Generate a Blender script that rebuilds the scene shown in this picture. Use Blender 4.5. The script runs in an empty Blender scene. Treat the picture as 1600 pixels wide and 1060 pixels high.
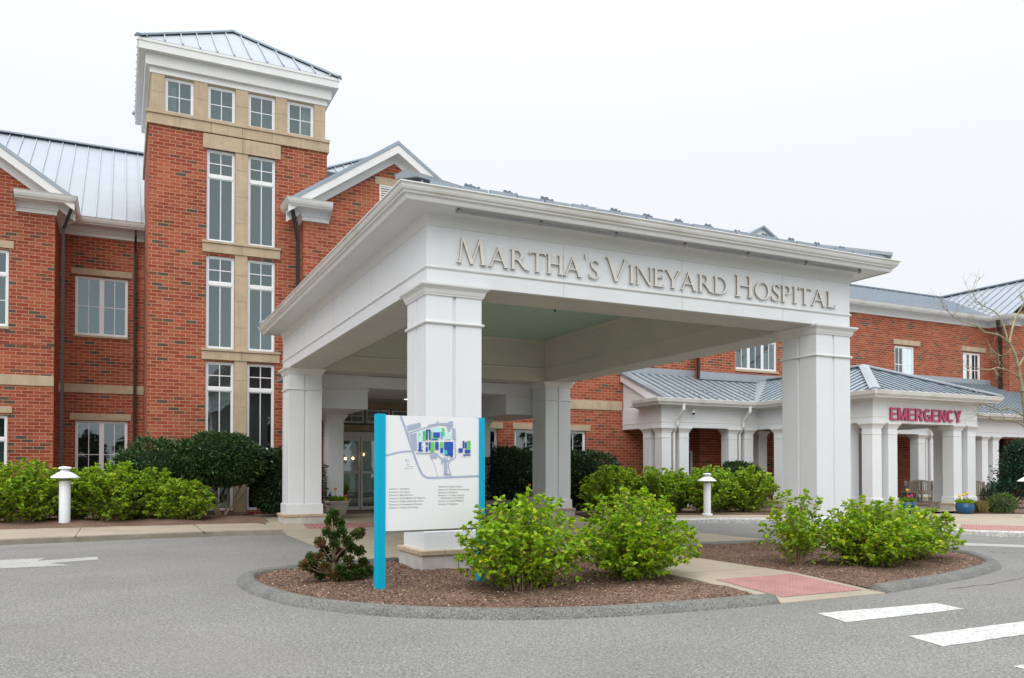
import bpy, bmesh, math, random
import numpy as np
from mathutils import Vector, Matrix
R = math.radians
random.seed(7); rng = np.random.default_rng(11)
S = bpy.context.scene
# ------------------------------------------------------------------ camera, sky, sun, exposure
EYE = 1.5
YAW, PIT, ROL, FPX, CX, CY = R(25.8920), R(0.8896), R(0.0240), 1268.996, 804.03, 716.54
cam_d = bpy.data.cameras.new("camera"); cam = bpy.data.objects.new("camera", cam_d); S.collection.objects.link(cam)
cam.location = (0, 0, EYE); cam.rotation_euler = (R(90) + PIT, -ROL, -YAW)
cam_d.sensor_width = 36; cam_d.lens = FPX / 1600 * 36
cam_d.shift_x = (800 - CX) / 1600; cam_d.shift_y = (CY - 530) / 1600
cam_d.clip_start = .05; cam_d.clip_end = 2000
S.camera = cam
W = bpy.data.worlds.new("World"); S.world = W; W.use_nodes = True
nt = W.node_tree; nt.nodes.clear()
SUN_EL, SUN_AZ = R(38), R(-36)          # azimuth from -y (front of the building), towards -x
o_ = nt.nodes.new("ShaderNodeOutputWorld"); b1 = nt.nodes.new("ShaderNodeBackground"); b2 = nt.nodes.new("ShaderNodeBackground")
sk = nt.nodes.new("ShaderNodeTexSky"); sk.sky_type = 'NISHITA'; sk.sun_disc = False; sk.sun_elevation = SUN_EL; sk.sun_rotation = R(180) + SUN_AZ
nt.links.new(sk.outputs[0], b1.inputs[0]); b1.inputs[1].default_value = .015
tc = nt.nodes.new("ShaderNodeTexCoord"); sp = nt.nodes.new("ShaderNodeSeparateXYZ"); nt.links.new(tc.outputs['Generated'], sp.inputs[0])
pw = nt.nodes.new("ShaderNodeMath"); pw.operation = 'POWER'; pw.use_clamp = True; pw.inputs[1].default_value = 4; mx0 = nt.nodes.new("ShaderNodeMath"); mx0.operation = 'MAXIMUM'; mx0.inputs[1].default_value = 0; nt.links.new(sp.outputs[2], mx0.inputs[0]); nt.links.new(mx0.outputs[0], pw.inputs[0])
mr = nt.nodes.new("ShaderNodeMapRange"); nt.links.new(pw.outputs[0], mr.inputs[0])
mr.inputs[1].default_value = 0; mr.inputs[2].default_value = 1; mr.inputs[3].default_value = .90; mr.inputs[4].default_value = 3.8
b2.inputs[0].default_value = (.955, .98, 1, 1); nt.links.new(mr.outputs[0], b2.inputs[1])
ad = nt.nodes.new("ShaderNodeAddShader"); nt.links.new(b1.outputs[0], ad.inputs[0]); nt.links.new(b2.outputs[0], ad.inputs[1]); nt.links.new(ad.outputs[0], o_.inputs[0])
sun_d = bpy.data.lights.new("sun", 'SUN'); sun = bpy.data.objects.new("sun", sun_d); S.collection.objects.link(sun)
sun_d.energy = 1.4; sun_d.angle = R(50); sun_d.color = (1, .96, .9)
sun.rotation_euler = (R(90) - SUN_EL, 0, SUN_AZ)
S.view_settings.view_transform = 'Standard'; S.view_settings.look = 'None'; S.view_settings.gamma = 1; S.view_settings.exposure = 0.0
S.cycles.max_bounces = 8; S.cycles.transparent_max_bounces = 12
# ------------------------------------------------------------------ photogrammetry helpers (photo pixel -> point on a known plane)
def _cam():
    F0 = np.array([math.sin(YAW), math.cos(YAW), 0]); R0 = np.array([math.cos(YAW), -math.sin(YAW), 0]); U0 = np.array([0, 0, 1.])
    F = F0 * math.cos(PIT) + U0 * math.sin(PIT); U = -F0 * math.sin(PIT) + U0 * math.cos(PIT)
    return np.array([R0 * math.cos(ROL) + U * math.sin(ROL), -R0 * math.sin(ROL) + U * math.cos(ROL), F])
CM = _cam()
def ray(px, py): return CM.T @ np.array([(px - CX) / FPX, -(py - CY) / FPX, 1.])
def _at(px, py, ax, v):
    d = ray(px, py); o = np.array([0, 0, EYE]); p = o + d * (v - o[ax]) / d[ax]; return Vector((float(p[0]), float(p[1]), float(p[2])))
def PY(px, py, y): return _at(px, py, 1, y)
def PX(px, py, x): return _at(px, py, 0, x)
def PZ(px, py, z): return _at(px, py, 2, z)
# ------------------------------------------------------------------ materials
MT = {}
def node(t, k): return t.nodes.new("ShaderNode" + k)
def mat(name, col, rough=.6, var=.12, scale=3., bump=.0, bscale=60., metal=0., spec=.5, fine=0., fscale=150., tint=None, cell=None, streak=0.):
    m = bpy.data.materials.new(name); m.use_nodes = True; t = m.node_tree; p = t.nodes["Principled BSDF"]; L = t.links.new
    p.inputs["Roughness"].default_value = rough; p.inputs["Metallic"].default_value = metal; p.inputs["Specular IOR Level"].default_value = spec
    g = node(t, "NewGeometry")
    n = node(t, "TexNoise"); n.inputs["Scale"].default_value = scale; n.inputs["Detail"].default_value = 5; n.inputs["Roughness"].default_value = .6; L(g.outputs["Position"], n.inputs["Vector"])
    r = node(t, "MapRange"); r.inputs[1].default_value = .3; r.inputs[2].default_value = .7; r.inputs[3].default_value = 1 - var; r.inputs[4].default_value = 1 + var; L(n.outputs[0], r.inputs[0])
    val = r.outputs[0]
    if fine:
        n2 = node(t, "TexNoise"); n2.inputs["Scale"].default_value = fscale; n2.inputs["Detail"].default_value = 3; L(g.outputs["Position"], n2.inputs["Vector"])
        r2 = node(t, "MapRange"); r2.inputs[1].default_value = .4; r2.inputs[2].default_value = .6; r2.inputs[3].default_value = 1 - fine; r2.inputs[4].default_value = 1 + fine; L(n2.outputs[0], r2.inputs[0])
        mm = node(t, "Math"); mm.operation = 'MULTIPLY'; L(val, mm.inputs[0]); L(r2.outputs[0], mm.inputs[1]); val = mm.outputs[0]
    if cell:
        vo = node(t, "TexVoronoi"); vo.inputs["Scale"].default_value = cell[0]; L(g.outputs["Position"], vo.inputs["Vector"]); sc = node(t, "SeparateColor"); L(vo.outputs["Color"], sc.inputs[0])
        rv = node(t, "MapRange"); rv.inputs[3].default_value = 1 - cell[1]; rv.inputs[4].default_value = 1 + cell[1]; L(sc.outputs[0], rv.inputs[0]); mc = node(t, "Math"); mc.operation = 'MULTIPLY'; L(val, mc.inputs[0]); L(rv.outputs[0], mc.inputs[1]); val = mc.outputs[0]
    if streak:
        mp_ = node(t, "Mapping"); mp_.inputs["Scale"].default_value = (9, 9, .55); L(g.outputs["Position"], mp_.inputs[0]); ns = node(t, "TexNoise"); ns.inputs["Scale"].default_value = 1; ns.inputs["Detail"].default_value = 6; L(mp_.outputs[0], ns.inputs["Vector"])
        rs_ = node(t, "MapRange"); rs_.inputs[1].default_value = .5; rs_.inputs[2].default_value = .75; rs_.inputs[3].default_value = 1; rs_.inputs[4].default_value = 1 - streak; L(ns.outputs[0], rs_.inputs[0]); mc = node(t, "Math"); mc.operation = 'MULTIPLY'; L(val, mc.inputs[0]); L(rs_.outputs[0], mc.inputs[1]); val = mc.outputs[0]
    vm = node(t, "VectorMath"); vm.operation = 'SCALE'; vm.inputs[0].default_value = col[:3]; L(val, vm.inputs['Scale']); L(vm.outputs[0], p.inputs["Base Color"])
    if tint:
        mx = node(t, "Mix"); mx.data_type = 'RGBA'; L(vm.outputs[0], mx.inputs[6]); mx.inputs[7].default_value = (*tint, 1)
        n3 = node(t, "TexNoise"); n3.inputs["Scale"].default_value = scale * .6; L(g.outputs["Position"], n3.inputs["Vector"])
        r3 = node(t, "MapRange"); r3.inputs[1].default_value = .52; r3.inputs[2].default_value = .68; r3.inputs[4].default_value = .55; L(n3.outputs[0], r3.inputs[0]); L(r3.outputs[0], mx.inputs[0]); L(mx.outputs[2], p.inputs["Base Color"])
    if bump:
        nb = node(t, "TexNoise"); nb.inputs["Scale"].default_value = bscale; nb.inputs["Detail"].default_value = 4; L(g.outputs["Position"], nb.inputs["Vector"])
        bp = node(t, "Bump"); bp.inputs["Strength"].default_value = bump; bp.inputs["Distance"].default_value = .01; L(nb.outputs[0], bp.inputs["Height"]); L(bp.outputs[0], p.inputs["Normal"])
    MT[name] = m; return m
def brick(name, dark=1.):
    m = bpy.data.materials.new(name); m.use_nodes = True; t = m.node_tree; p = t.nodes["Principled BSDF"]; L = t.links.new
    g = node(t, "NewGeometry"); sP = node(t, "SeparateXYZ"); sN = node(t, "SeparateXYZ"); L(g.outputs["Position"], sP.inputs[0]); L(g.outputs["True Normal"], sN.inputs[0])
    ab = node(t, "Math"); ab.operation = 'ABSOLUTE'; L(sN.outputs[0], ab.inputs[0]); gt = node(t, "Math"); gt.operation = 'GREATER_THAN'; L(ab.outputs[0], gt.inputs[0]); gt.inputs[1].default_value = .6
    mx = node(t, "Mix"); mx.data_type = 'FLOAT'; L(gt.outputs[0], mx.inputs[0]); L(sP.outputs[0], mx.inputs[2]); L(sP.outputs[1], mx.inputs[3])
    cb = node(t, "CombineXYZ"); L(mx.outputs[0], cb.inputs[0]); L(sP.outputs[2], cb.inputs[1])
    wn = node(t, "TexNoise"); wn.inputs["Scale"].default_value = 9; L(g.outputs["Position"], wn.inputs["Vector"])
    wv = node(t, "VectorMath"); wv.operation = 'MULTIPLY_ADD'; L(wn.outputs["Color"], wv.inputs[0]); wv.inputs[1].default_value = (.012, .006, 0); L(cb.outputs[0], wv.inputs[2])
    br = node(t, "TexBrick"); L(wv.outputs[0], br.inputs["Vector"]); br.offset = .5; br.squash = 1
    br.inputs["Scale"].default_value = 1; br.inputs["Brick Width"].default_value = .323; br.inputs["Row Height"].default_value = .1077
    br.inputs["Mortar Size"].default_value = .0085; br.inputs["Mortar Smooth"].default_value = .15; br.inputs["Bias"].default_value = 0
    br.inputs["Color1"].default_value = (0, 0, 0, 1); br.inputs["Color2"].default_value = (1, 1, 1, 1); br.inputs["Mortar"].default_value = (.5, .5, .5, 1)
    cr = node(t, "ValToRGB"); L(br.outputs["Color"], cr.inputs[0]); e = cr.color_ramp; e.interpolation = 'CONSTANT'
    e.elements[0].position = 0; e.elements[0].color = (.105, .075, .058, 1)
    cols = [(.075, (.19, .070, .043)), (.10, (.29, .056, .033)), (.22, (.345, .074, .041)), (.36, (.27, .060, .036)), (.46, (.365, .086, .046)), (.6, (.315, .064, .036)), (.74, (.375, .100, .054)), (.92, (.39, .12, .065))]
    e.elements[1].position = .048; e.elements[1].color = (*cols[0][1], 1)
    for po, c in cols[1:]: q = e.elements.new(po); q.color = (*c, 1)
    nn = node(t, "TexNoise"); nn.inputs["Scale"].default_value = 26; nn.inputs["Detail"].default_value = 6; L(g.outputs["Position"], nn.inputs["Vector"])
    r = node(t, "MapRange"); r.inputs[1].default_value = .3; r.inputs[2].default_value = .7; r.inputs[3].default_value = .80 * dark; r.inputs[4].default_value = 1.04 * dark; L(nn.outputs[0], r.inputs[0])
    n4 = node(t, "TexNoise"); n4.inputs["Scale"].default_value = .7; n4.inputs["Detail"].default_value = 3; L(g.outputs["Position"], n4.inputs["Vector"])
    r4 = node(t, "MapRange"); r4.inputs[1].default_value = .35; r4.inputs[2].default_value = .65; r4.inputs[3].default_value = .86; r4.inputs[4].default_value = 1.1; L(n4.outputs[0], r4.inputs[0])
    mu = node(t, "Math"); mu.operation = 'MULTIPLY'; L(r.outputs[0], mu.inputs[0]); L(r4.outputs[0], mu.inputs[1])
    vm = node(t, "VectorMath"); vm.operation = 'SCALE'; L(cr.outputs[0], vm.inputs[0]); L(mu.outputs[0], vm.inputs['Scale'])
    mo = node(t, "Mix"); mo.data_type = 'RGBA'; L(br.outputs["Fac"], mo.inputs[0]); L(vm.outputs[0], mo.inputs[6]); mo.inputs[7].default_value = (.43, .28, .175, 1); L(mo.outputs[2], p.inputs["Base Color"])
    p.inputs["Roughness"].default_value = .85; p.inputs["Specular IOR Level"].default_value = .25
    iv = node(t, "Math"); iv.operation = 'SUBTRACT'; iv.inputs[0].default_value = 1; L(br.outputs["Fac"], iv.inputs[1])
    bp = node(t, "Bump"); bp.inputs["Strength"].default_value = .3; bp.inputs["Distance"].default_value = .006; L(iv.outputs[0], bp.inputs["Height"]); L(bp.outputs[0], p.inputs["Normal"])
    MT[name] = m; return m
def leafmat(name, c1, c2, c3=None, rough=.45, trans=.3, spec=.4):
    m = bpy.data.materials.new(name); m.use_nodes = True; t = m.node_tree; p = t.nodes["Principled BSDF"]; L = t.links.new
    g = node(t, "NewGeometry"); cr = node(t, "ValToRGB"); L(g.outputs["Random Per Island"], cr.inputs[0]); e = cr.color_ramp
    e.elements[0].color = (*c1, 1); e.elements[1].color = (*c2, 1); e.elements[1].position = .85
    if c3: q = e.elements.new(.92); q.color = (*c3, 1)
    L(cr.outputs[0], p.inputs["Base Color"]); p.inputs["Roughness"].default_value = rough; p.inputs["Specular IOR Level"].default_value = spec
    tr = node(t, "BsdfTranslucent"); L(cr.outputs[0], tr.inputs[0]); ms = node(t, "MixShader"); ms.inputs[0].default_value = trans
    L(p.outputs[0], ms.inputs[1]); L(tr.outputs[0], ms.inputs[2]); L(ms.outputs[0], t.nodes["Material Output"].inputs[0]); MT[name] = m; return m
def glass(name, tint=(.6, .68, .67), refl=.16, rc=(.78, .93, .97)):
    m = bpy.data.materials.new(name); m.use_nodes = True; t = m.node_tree; t.nodes.clear(); L = t.links.new
    o = node(t, "OutputMaterial"); tr = node(t, "BsdfTransparent"); tr.inputs[0].default_value = (*tint, 1)
    gl = node(t, "BsdfGlossy"); gl.inputs["Roughness"].default_value = .02; gl.inputs[0].default_value = (*rc, 1)
    lw = node(t, "LayerWeight"); lw.inputs[0].default_value = .25; mr = node(t, "MapRange"); mr.inputs[3].default_value = refl; mr.inputs[4].default_value = 1; L(lw.outputs["Fresnel"], mr.inputs[0])
    nz = node(t, "TexNoise"); nz.inputs["Scale"].default_value = 1.3; g = node(t, "NewGeometry"); L(g.outputs["Position"], nz.inputs["Vector"])
    bp = node(t, "Bump"); bp.inputs["Strength"].default_value = .12; bp.inputs["Distance"].default_value = .03; L(nz.outputs[0], bp.inputs["Height"]); L(bp.outputs[0], gl.inputs["Normal"])
    ms = node(t, "MixShader"); L(mr.outputs[0], ms.inputs[0]); L(tr.outputs[0], ms.inputs[1]); L(gl.outputs[0], ms.inputs[2]); L(ms.outputs[0], o.inputs[0]); MT[name] = m; return m
def emis(name, col, s):
    m = bpy.data.materials.new(name); m.use_nodes = True; p = m.node_tree.nodes["Principled BSDF"]; p.inputs["Emission Color"].default_value = (*col, 1); p.inputs["Emission Strength"].default_value = s; MT[name] = m
brick("brick")
mat("white_trim", (.73, .735, .73), .42, .03, 1.2, .05, 30, streak=.025)
mat("white_panel", (.735, .76, .785), .38, .03, .9, .03, 20, streak=.02)
mat("lining_shade", (.60, .59, .52), .6, .04, 1)  # inner canopy faces: shade put into the colour, duller than the white trim
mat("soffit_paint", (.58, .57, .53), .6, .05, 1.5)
mat("ceiling_green", (.44, .60, .53), .6, .04, 1)
mat("gutter_white", (.74, .74, .725), .28, .05, 2.0, tint=(.55, .54, .48))
mat("window_white", (.78, .79, .8), .35, .02, 2)
mat("limestone", (.46, .36, .245), .85, .13, 2.2, .25, 80, fine=.08, streak=.14)
mat("stone_block", (.50, .485, .45), .85, .14, 3, .25, 60, fine=.06, tint=(.36, .34, .31))
mat("roof_metal", (.31, .34, .38), .45, .06, .8, metal=.15)
mat("seam_light", (.33, .375, .43), .42, .08, 2, metal=.2)
mat("porch_metal", (.34, .385, .42), .42, .10, 1.5, metal=.2)
mat("roof_cap", (.29, .345, .40), .40, .06, 1.2, metal=.35)
mat("seam_metal", (.15, .19, .225), .45, .1, 2, metal=.3)  # dark ribs: the porch seams' shadow lines are put into this colour
mat("roof_dark", (.20, .25, .30), .45, .1, 2, metal=.3)
mat("downspout_brown", (.022, .014, .014), .6, .15, 3)
mat("interior_dark", (.055, .065, .062), .9, .25, 2)
mat("interior_blind", (.27, .345, .33), .9, .05, 1)
mat("interior_lobby", (.16, .17, .155), .9, .3, 1.2)
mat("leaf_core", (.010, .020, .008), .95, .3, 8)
mat("rust", (.2, .07, .03))
mat("curtain", (.46, .52, .46), .9, .08, 8)
mat("asphalt", (.182, .177, .166), .92, .13, .35, .12, 120, fine=.16, fscale=34, cell=(120, .52), tint=(.205, .195, .175))
mat("concrete", (.335, .285, .215), .85, .12, .8, .15, 120, fine=.10, fscale=90)
mat("kerb_stone", (.25, .22, .175), .9, .2, 3, .2, 80, fine=.1)
mat("berm", (.135, .135, .125), .88, .2, 2, .4, 60, fine=.2, fscale=60, cell=(85, .42), tint=(.18, .17, .14))
mat("mulch", (.130, .074, .050), .95, .25, 1.2, 1., 60, fine=.6, fscale=45, tint=(.20, .13, .09))
mat("mulch_chip_a", (.30, .18, .12), .9, .3, 30)
mat("road_paint", (.50, .50, .485), .8, .07, 1.5, .2, 120, fine=.16, fscale=14, cell=(70, .26))
mat("worn_paint", (.34, .34, .33), .8, .1, 2, .2, 150, fine=.35, fscale=60)
mat("tactile_red", (.34, .175, .155), .8, .15, 3, fine=.08)
mat("teal", (.0, .37, .56), .5, .03, 2, spec=.2)
mat("sign_white", (.78, .79, .81), .3, .01, 1)
mat("letter_side", (.30, .27, .245), .5, .06, 8)
mat("crimson_side", (.30, .03, .085), .5, .06, 8)
mat("letter_beige", (.74, .705, .66), .5, .06, 8)
mat("letter_crimson", (.47, .065, .15), .4, .04, 5)
mat("ink", (.16, .17, .18), .6, 0, 1); mat("map_road", (.36, .42, .56), .5, 0, 1); mat("map_blue", (.012, .08, .42), .5, 0, 1)
mat("map_green", (.12, .58, .10), .5, 0, 1); mat("map_cyan", (.48, .80, .84), .5, 0, 1); mat("map_teal", (.03, .50, .62), .5, 0, 1); mat("map_pale", (.55, .59, .68), .5, 0, 1)
mat("teak", (.24, .20, .165), .8, .25, 8, .2, 60); mat("pot_taupe", (.42, .37, .34), .6, .08, 5); mat("pot_blue", (.01, .075, .17), .22, .2, 6)
mat("bark", (.25, .20, .14), .9, .3, 6, .4, 50); mat("bark_moss", (.27, .25, .15), .9, .35, 4, .4, 50); mat("twig", (.30, .215, .14), .85, .2, 20)
mat("petal_yellow", (.75, .42, .01), .5, .1, 20); mat("petal_purple", (.05, .02, .17), .5, .2, 20); mat("petal_pink", (.6, .03, .13), .5, .2, 20)
mat("black_plastic", (.03, .03, .03), .3, .1, 5); mat("grey_metal", (.30, .30, .30), .4, .1, 5, metal=.6); mat("paper", (.7, .66, .62), .7, .03, 5); mat("sticker_red", (.45, .03, .04), .6, 0, 1)
leafmat("leaf_lime", (.12, .28, .010), (.36, .54, .016), (.60, .62, .03), .42, .4)
leafmat("leaf_hedge", (.11, .25, .012), (.36, .53, .025), (.50, .56, .05), .45, .4)
leafmat("leaf_rhodo", (.024, .062, .02), (.065, .14, .035), (.12, .2, .06), .34, .12, .5)
leafmat("leaf_dark", (.02, .05, .018), (.05, .10, .03), (.08, .15, .05), .4, .12, .5)
leafmat("leaf_conifer", (.035, .08, .015), (.12, .21, .03), (.26, .12, .04), .6, .15)
leafmat("leaf_dwarf", (.014, .045, .008), (.065, .15, .018), (.12, .10, .03), .5, .1)
leafmat("leaf_juniper", (.04, .095, .02), (.13, .22, .05), None, .5, .1)
leafmat("leaf_blueconifer", (.012, .045, .03), (.03, .09, .05), (.05, .13, .06), .6, .1)
leafmat("leaf_bud", (.28, .22, .08), (.4, .33, .12), None, .6, .2)
glass("glass"); glass("glass_door", (.6, .66, .62), .17)
emis("bulb_warm", (1, .62, .3), 6); emis("downlight", (1, .95, .85), 2.5)
# ------------------------------------------------------------------ mesh builder
def link(o): S.collection.objects.link(o); return o
def tag(o, label=None, cat=None, group=None, kind=None):
    if label: o['label'] = label
    if cat: o['category'] = cat
    if group: o['group'] = group
    if kind: o['kind'] = kind
    return o
def thing(name, label, cat, loc=(0, 0, 0), rz=0, group=None):
    o = link(bpy.data.objects.new(name, None)); o.location = loc; o.rotation_euler = (0, 0, rz); o.empty_display_size = .2
    return tag(o, label, cat, group)
class MB:
    def __init__(s): s.v = []; s.f = []; s.m = []; s.cur = 0
    def add(s, vs, fs):
        b = len(s.v); s.v += [tuple(p) for p in vs]; s.f += [tuple(i + b for i in f) for f in fs]; s.m += [s.cur] * len(fs); return s
    def box(s, x0, x1, y0, y1, z0, z1):
        return s.add([(x0, y0, z0), (x1, y0, z0), (x1, y1, z0), (x0, y1, z0), (x0, y0, z1), (x1, y0, z1), (x1, y1, z1), (x0, y1, z1)],
                     [(0, 3, 2, 1), (4, 5, 6, 7), (0, 1, 5, 4), (1, 2, 6, 5), (2, 3, 7, 6), (3, 0, 4, 7)])
    def prism(s, poly, d0, d1, ax='z'):
        """poly of 2D points, extruded along ax between d0 and d1"""
        n = len(poly)
        def P(p, d): return {'z': (p[0], p[1], d), 'y': (p[0], d, p[1]), 'x': (d, p[0], p[1])}[ax]
        vs = [P(p, d0) for p in poly] + [P(p, d1) for p in poly]
        return s.add(vs, [tuple(range(n))[::-1], tuple(range(n, 2 * n))] + [(i, (i + 1) % n, n + (i + 1) % n, n + i) for i in range(n)])
    def quad(s, *p): return s.add(p, [tuple(range(len(p)))])
    def tube(s, pts, r, n=8, cap=True, rect=None):
        pts = [Vector(p) for p in pts]; k = len(pts); rr = r if hasattr(r, '__len__') else [r] * k; vs = []; up = None
        for i, p in enumerate(pts):
            d = (pts[min(i + 1, k - 1)] - pts[max(i - 1, 0)]).normalized()
            if up is None: up = Vector((0, 0, 1)) if abs(d.z) < .9 else Vector((1, 0, 0))
            a = d.cross(up).normalized() if d.cross(up).length > 1e-4 else Vector((1, 0, 0)); b = a.cross(d).normalized(); up = b
            for j in range(n):
                t = 2 * math.pi * (j + .5) / n; vs.append(p + (a * math.cos(t) + b * math.sin(t)) * rr[i])
        fs = [(i * n + j, i * n + (j + 1) % n, (i + 1) * n + (j + 1) % n, (i + 1) * n + j) for i in range(k - 1) for j in range(n)]
        if cap: fs += [tuple(range(n))[::-1], tuple((k - 1) * n + j for j in range(n))]
        return s.add(vs, fs)
    def lathe(s, prof, c=(0, 0, 0), n=28):
        vs = []; k = len(prof)
        for r, z in prof:
            for j in range(n): t = 2 * math.pi * j / n; vs.append((c[0] + r * math.cos(t), c[1] + r * math.sin(t), c[2] + z))
        return s.add(vs, [(i * n + j, i * n + (j + 1) % n, (i + 1) * n + (j + 1) % n, (i + 1) * n + j) for i in range(k - 1) for j in range(n)])
    def sweep(s, path, prof, closed=True):
        """path: xy points, material lies to the LEFT; profile (offset outwards to the right, z)"""
        n = len(path); P = [Vector((p[0], p[1])) for p in path]; vs = []
        for i in range(n):
            if closed or 0 < i < n - 1:
                d1 = (P[i] - P[i - 1]).normalized(); d2 = (P[(i + 1) % n] - P[i]).normalized()
            elif i == 0: d1 = d2 = (P[1] - P[0]).normalized()
            else: d1 = d2 = (P[i] - P[i - 1]).normalized()
            n1 = Vector((d1.y, -d1.x)); n2 = Vector((d2.y, -d2.x)); m = (n1 + n2); m /= max(m.dot(n1), .2)
            for o, z in prof: vs.append((P[i].x + m.x * o, P[i].y + m.y * o, z))
        k = len(prof); fs = []
        for i in range(n if closed else n - 1):
            for j in range(k - 1): a = i * k + j; b = ((i + 1) % n) * k + j; fs.append((a, b, b + 1, a + 1))
        if not closed: fs += [tuple(range(k)), tuple((n - 1) * k + j for j in range(k))[::-1]]
        return s.add(vs, fs)
    def build(s, name, mats, parent=None, smooth=False, local=False, bevel=0, kind=None):
        me = bpy.data.meshes.new(name); me.from_pydata(s.v, [], s.f)
        for m in ([mats] if isinstance(mats, str) else mats): me.materials.append(MT[m])
        me.polygons.foreach_set('material_index', s.m)
        if smooth: me.polygons.foreach_set('use_smooth', [True] * len(s.f))
        bm = bmesh.new(); bm.from_mesh(me); bmesh.ops.recalc_face_normals(bm, faces=bm.faces); bm.to_mesh(me); bm.free()
        o = link(bpy.data.objects.new(name, me))
        if bevel:
            b = o.modifiers.new("bevel", 'BEVEL'); b.width = bevel; b.segments = 2; b.limit_method = 'ANGLE'
        if parent is not None:
            o.parent = parent
            if not local: 
                r = parent
                while r.parent: r = r.parent
                o.matrix_parent_inverse = Matrix.Translation(r.location).inverted() if parent.type == 'EMPTY' else Matrix.Identity(4)
        if kind: o['kind'] = kind
        return o
def rect(x0, x1, y0, y1): return [(x0, y0), (x1, y0), (x1, y1), (x0, y1)]
def copy_tree(o, parent=None):
    c = o.copy(); link(c); c.parent = parent
    for ch in list(o.children): copy_tree(ch, c)
    return c
def resample(pts, n):
    P = [Vector(p) for p in pts]; out = []
    m = len(P)
    for i in range(m - 1):
        p0, p1, p2, p3 = P[max(i - 1, 0)], P[i], P[i + 1], P[min(i + 2, m - 1)]
        for k in range(n):
            t = k / n; out.append(.5 * ((2 * p1) + (-p0 + p2) * t + (2 * p0 - 5 * p1 + 4 * p2 - p3) * t * t + (-p0 + 3 * p1 - 3 * p2 + p3) * t ** 3))
    return out + [P[-1]]
def struct(name, mb, m, **k): o = mb.build(name, m, **k); o['kind'] = 'structure'; return o
# ------------------------------------------------------------------ leaves
def leaves(name, P, D, size, m, parent=None, width=.5, fold=.25, curl=.2, jit=.35, local=False):
    """one mesh of two-quad leaves. P bases, D pointing directions (arrays)"""
    n = len(P); P = np.asarray(P, float); D = np.asarray(D, float); D = D + rng.normal(0, jit, D.shape); D /= np.linalg.norm(D, axis=1)[:, None] + 1e-9
    up = np.tile([0, 0, 1.], (n, 1)) + rng.normal(0, .45, (n, 3)); Sd = np.cross(D, up); Sd /= np.linalg.norm(Sd, axis=1)[:, None] + 1e-9; N = np.cross(Sd, D)
    L = (size * rng.uniform(.6, 1.25, n))[:, None]; w = L * width * .5
    V = np.empty((n, 6, 3))
    V[:, 0] = P; V[:, 1] = P + D * L * .3 + Sd * w * .95 + N * L * fold * .3; V[:, 2] = P + D * L * .7 + Sd * w * .8 + N * L * (fold * .3 - curl * .2)
    V[:, 3] = P + D * L - N * L * curl; V[:, 4] = P + D * L * .7 - Sd * w * .8 + N * L * (fold * .3 - curl * .2); V[:, 5] = P + D * L * .3 - Sd * w * .95 + N * L * fold * .3
    me = bpy.data.meshes.new(name); idx = np.arange(n)[:, None] * 6 + np.array([0, 1, 2, 3, 0, 3, 4, 5])[None]
    me.vertices.add(n * 6); me.vertices.foreach_set('co', V.ravel()); me.loops.add(n * 8); me.loops.foreach_set('vertex_index', idx.ravel().astype(np.int32))
    me.polygons.add(n * 2); me.polygons.foreach_set('loop_start', np.arange(0, n * 8, 4, dtype=np.int32)); me.polygons.foreach_set('loop_total', np.full(n * 2, 4, np.int32))
    me.update(); me.validate(); me.materials.append(MT[m]); o = link(bpy.data.objects.new(name, me))
    if parent is not None:
        o.parent = parent
        if not local: o.matrix_parent_inverse = Matrix.Translation(parent.location).inverted()
    return o
def shrub(name, label, cat, c, rx, ry, h, nst, size, lm, group=None, base=.12, start=.3, step=.05, stem=.006, flat=.6, tips=7, width=.74, top_noise=.2, budn=0):
    """twiggy leafy shrub: many stems out of one base, opposite leaves and end rosettes"""
    t = thing(name, label, cat, c, 0, group); tb = MB(); P = []; D = []; BP = []
    for i in range(nst):
        a = random.uniform(0, 2 * math.pi); q = math.sqrt(random.uniform(0.0, 1)); e = (1 - q ** 2.4) ** .55
        tx, ty = math.cos(a) * q * rx, math.sin(a) * q * ry; tz = h * (.28 + .72 * e) * random.uniform(1 - top_noise, 1 + top_noise * .35) if random.random() < .72 else h * random.uniform(.12, .75)
        b = Vector((math.cos(a) * q * rx * base * 1.6 + random.uniform(-.05, .05), math.sin(a) * q * ry * base * 1.6 + random.uniform(-.05, .05), -.03)); e_ = Vector((tx, ty, tz))
        mid = b.lerp(e_, .5) + Vector((tx * -.12, ty * -.12, tz * .10)) + Vector([random.uniform(-.05, .05) for _ in range(3)])
        pts = resample([b, mid, e_], 4); tb.tube(pts, [stem * (1.25 - .8 * k / (len(pts) - 1)) for k in range(len(pts))], 4, cap=False)
        Ln = (e_ - b).length; k = start + random.uniform(0, .25)
        ph = random.uniform(0, 6)
        while k < .97:
            f = k * (len(pts) - 1); j = int(f); p = pts[j].lerp(pts[min(j + 1, len(pts) - 1)], f - j); ax = (pts[min(j + 1, len(pts) - 1)] - pts[j]).normalized()
            ph += 1.57
            for sg in (0, math.pi):
                s_ = Vector((math.cos(ph + sg), math.sin(ph + sg), 0)); s_ = (s_ - ax * s_.dot(ax)).normalized(); P.append(p); D.append(s_ + ax * .45)
            k += step / max(Ln, .1) * random.uniform(.7, 1.3)
        ax = (pts[-1] - pts[-2]).normalized()
        for j in range(tips):
            s_ = Vector((math.cos(ph + j * 1.1), math.sin(ph + j * 1.1), 0)); P.append(pts[-1]); D.append(s_ + ax * random.uniform(.2, 1.3))
        if random.random() < budn: BP.append(pts[-1])
    P = np.array([tuple(p) for p in P]); D = np.array([tuple(d) for d in D])
    tb.build('stems', 'twig', t, local=True); leaves('foliage', P, D, size, lm, t, width=width, local=True); return t
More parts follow.
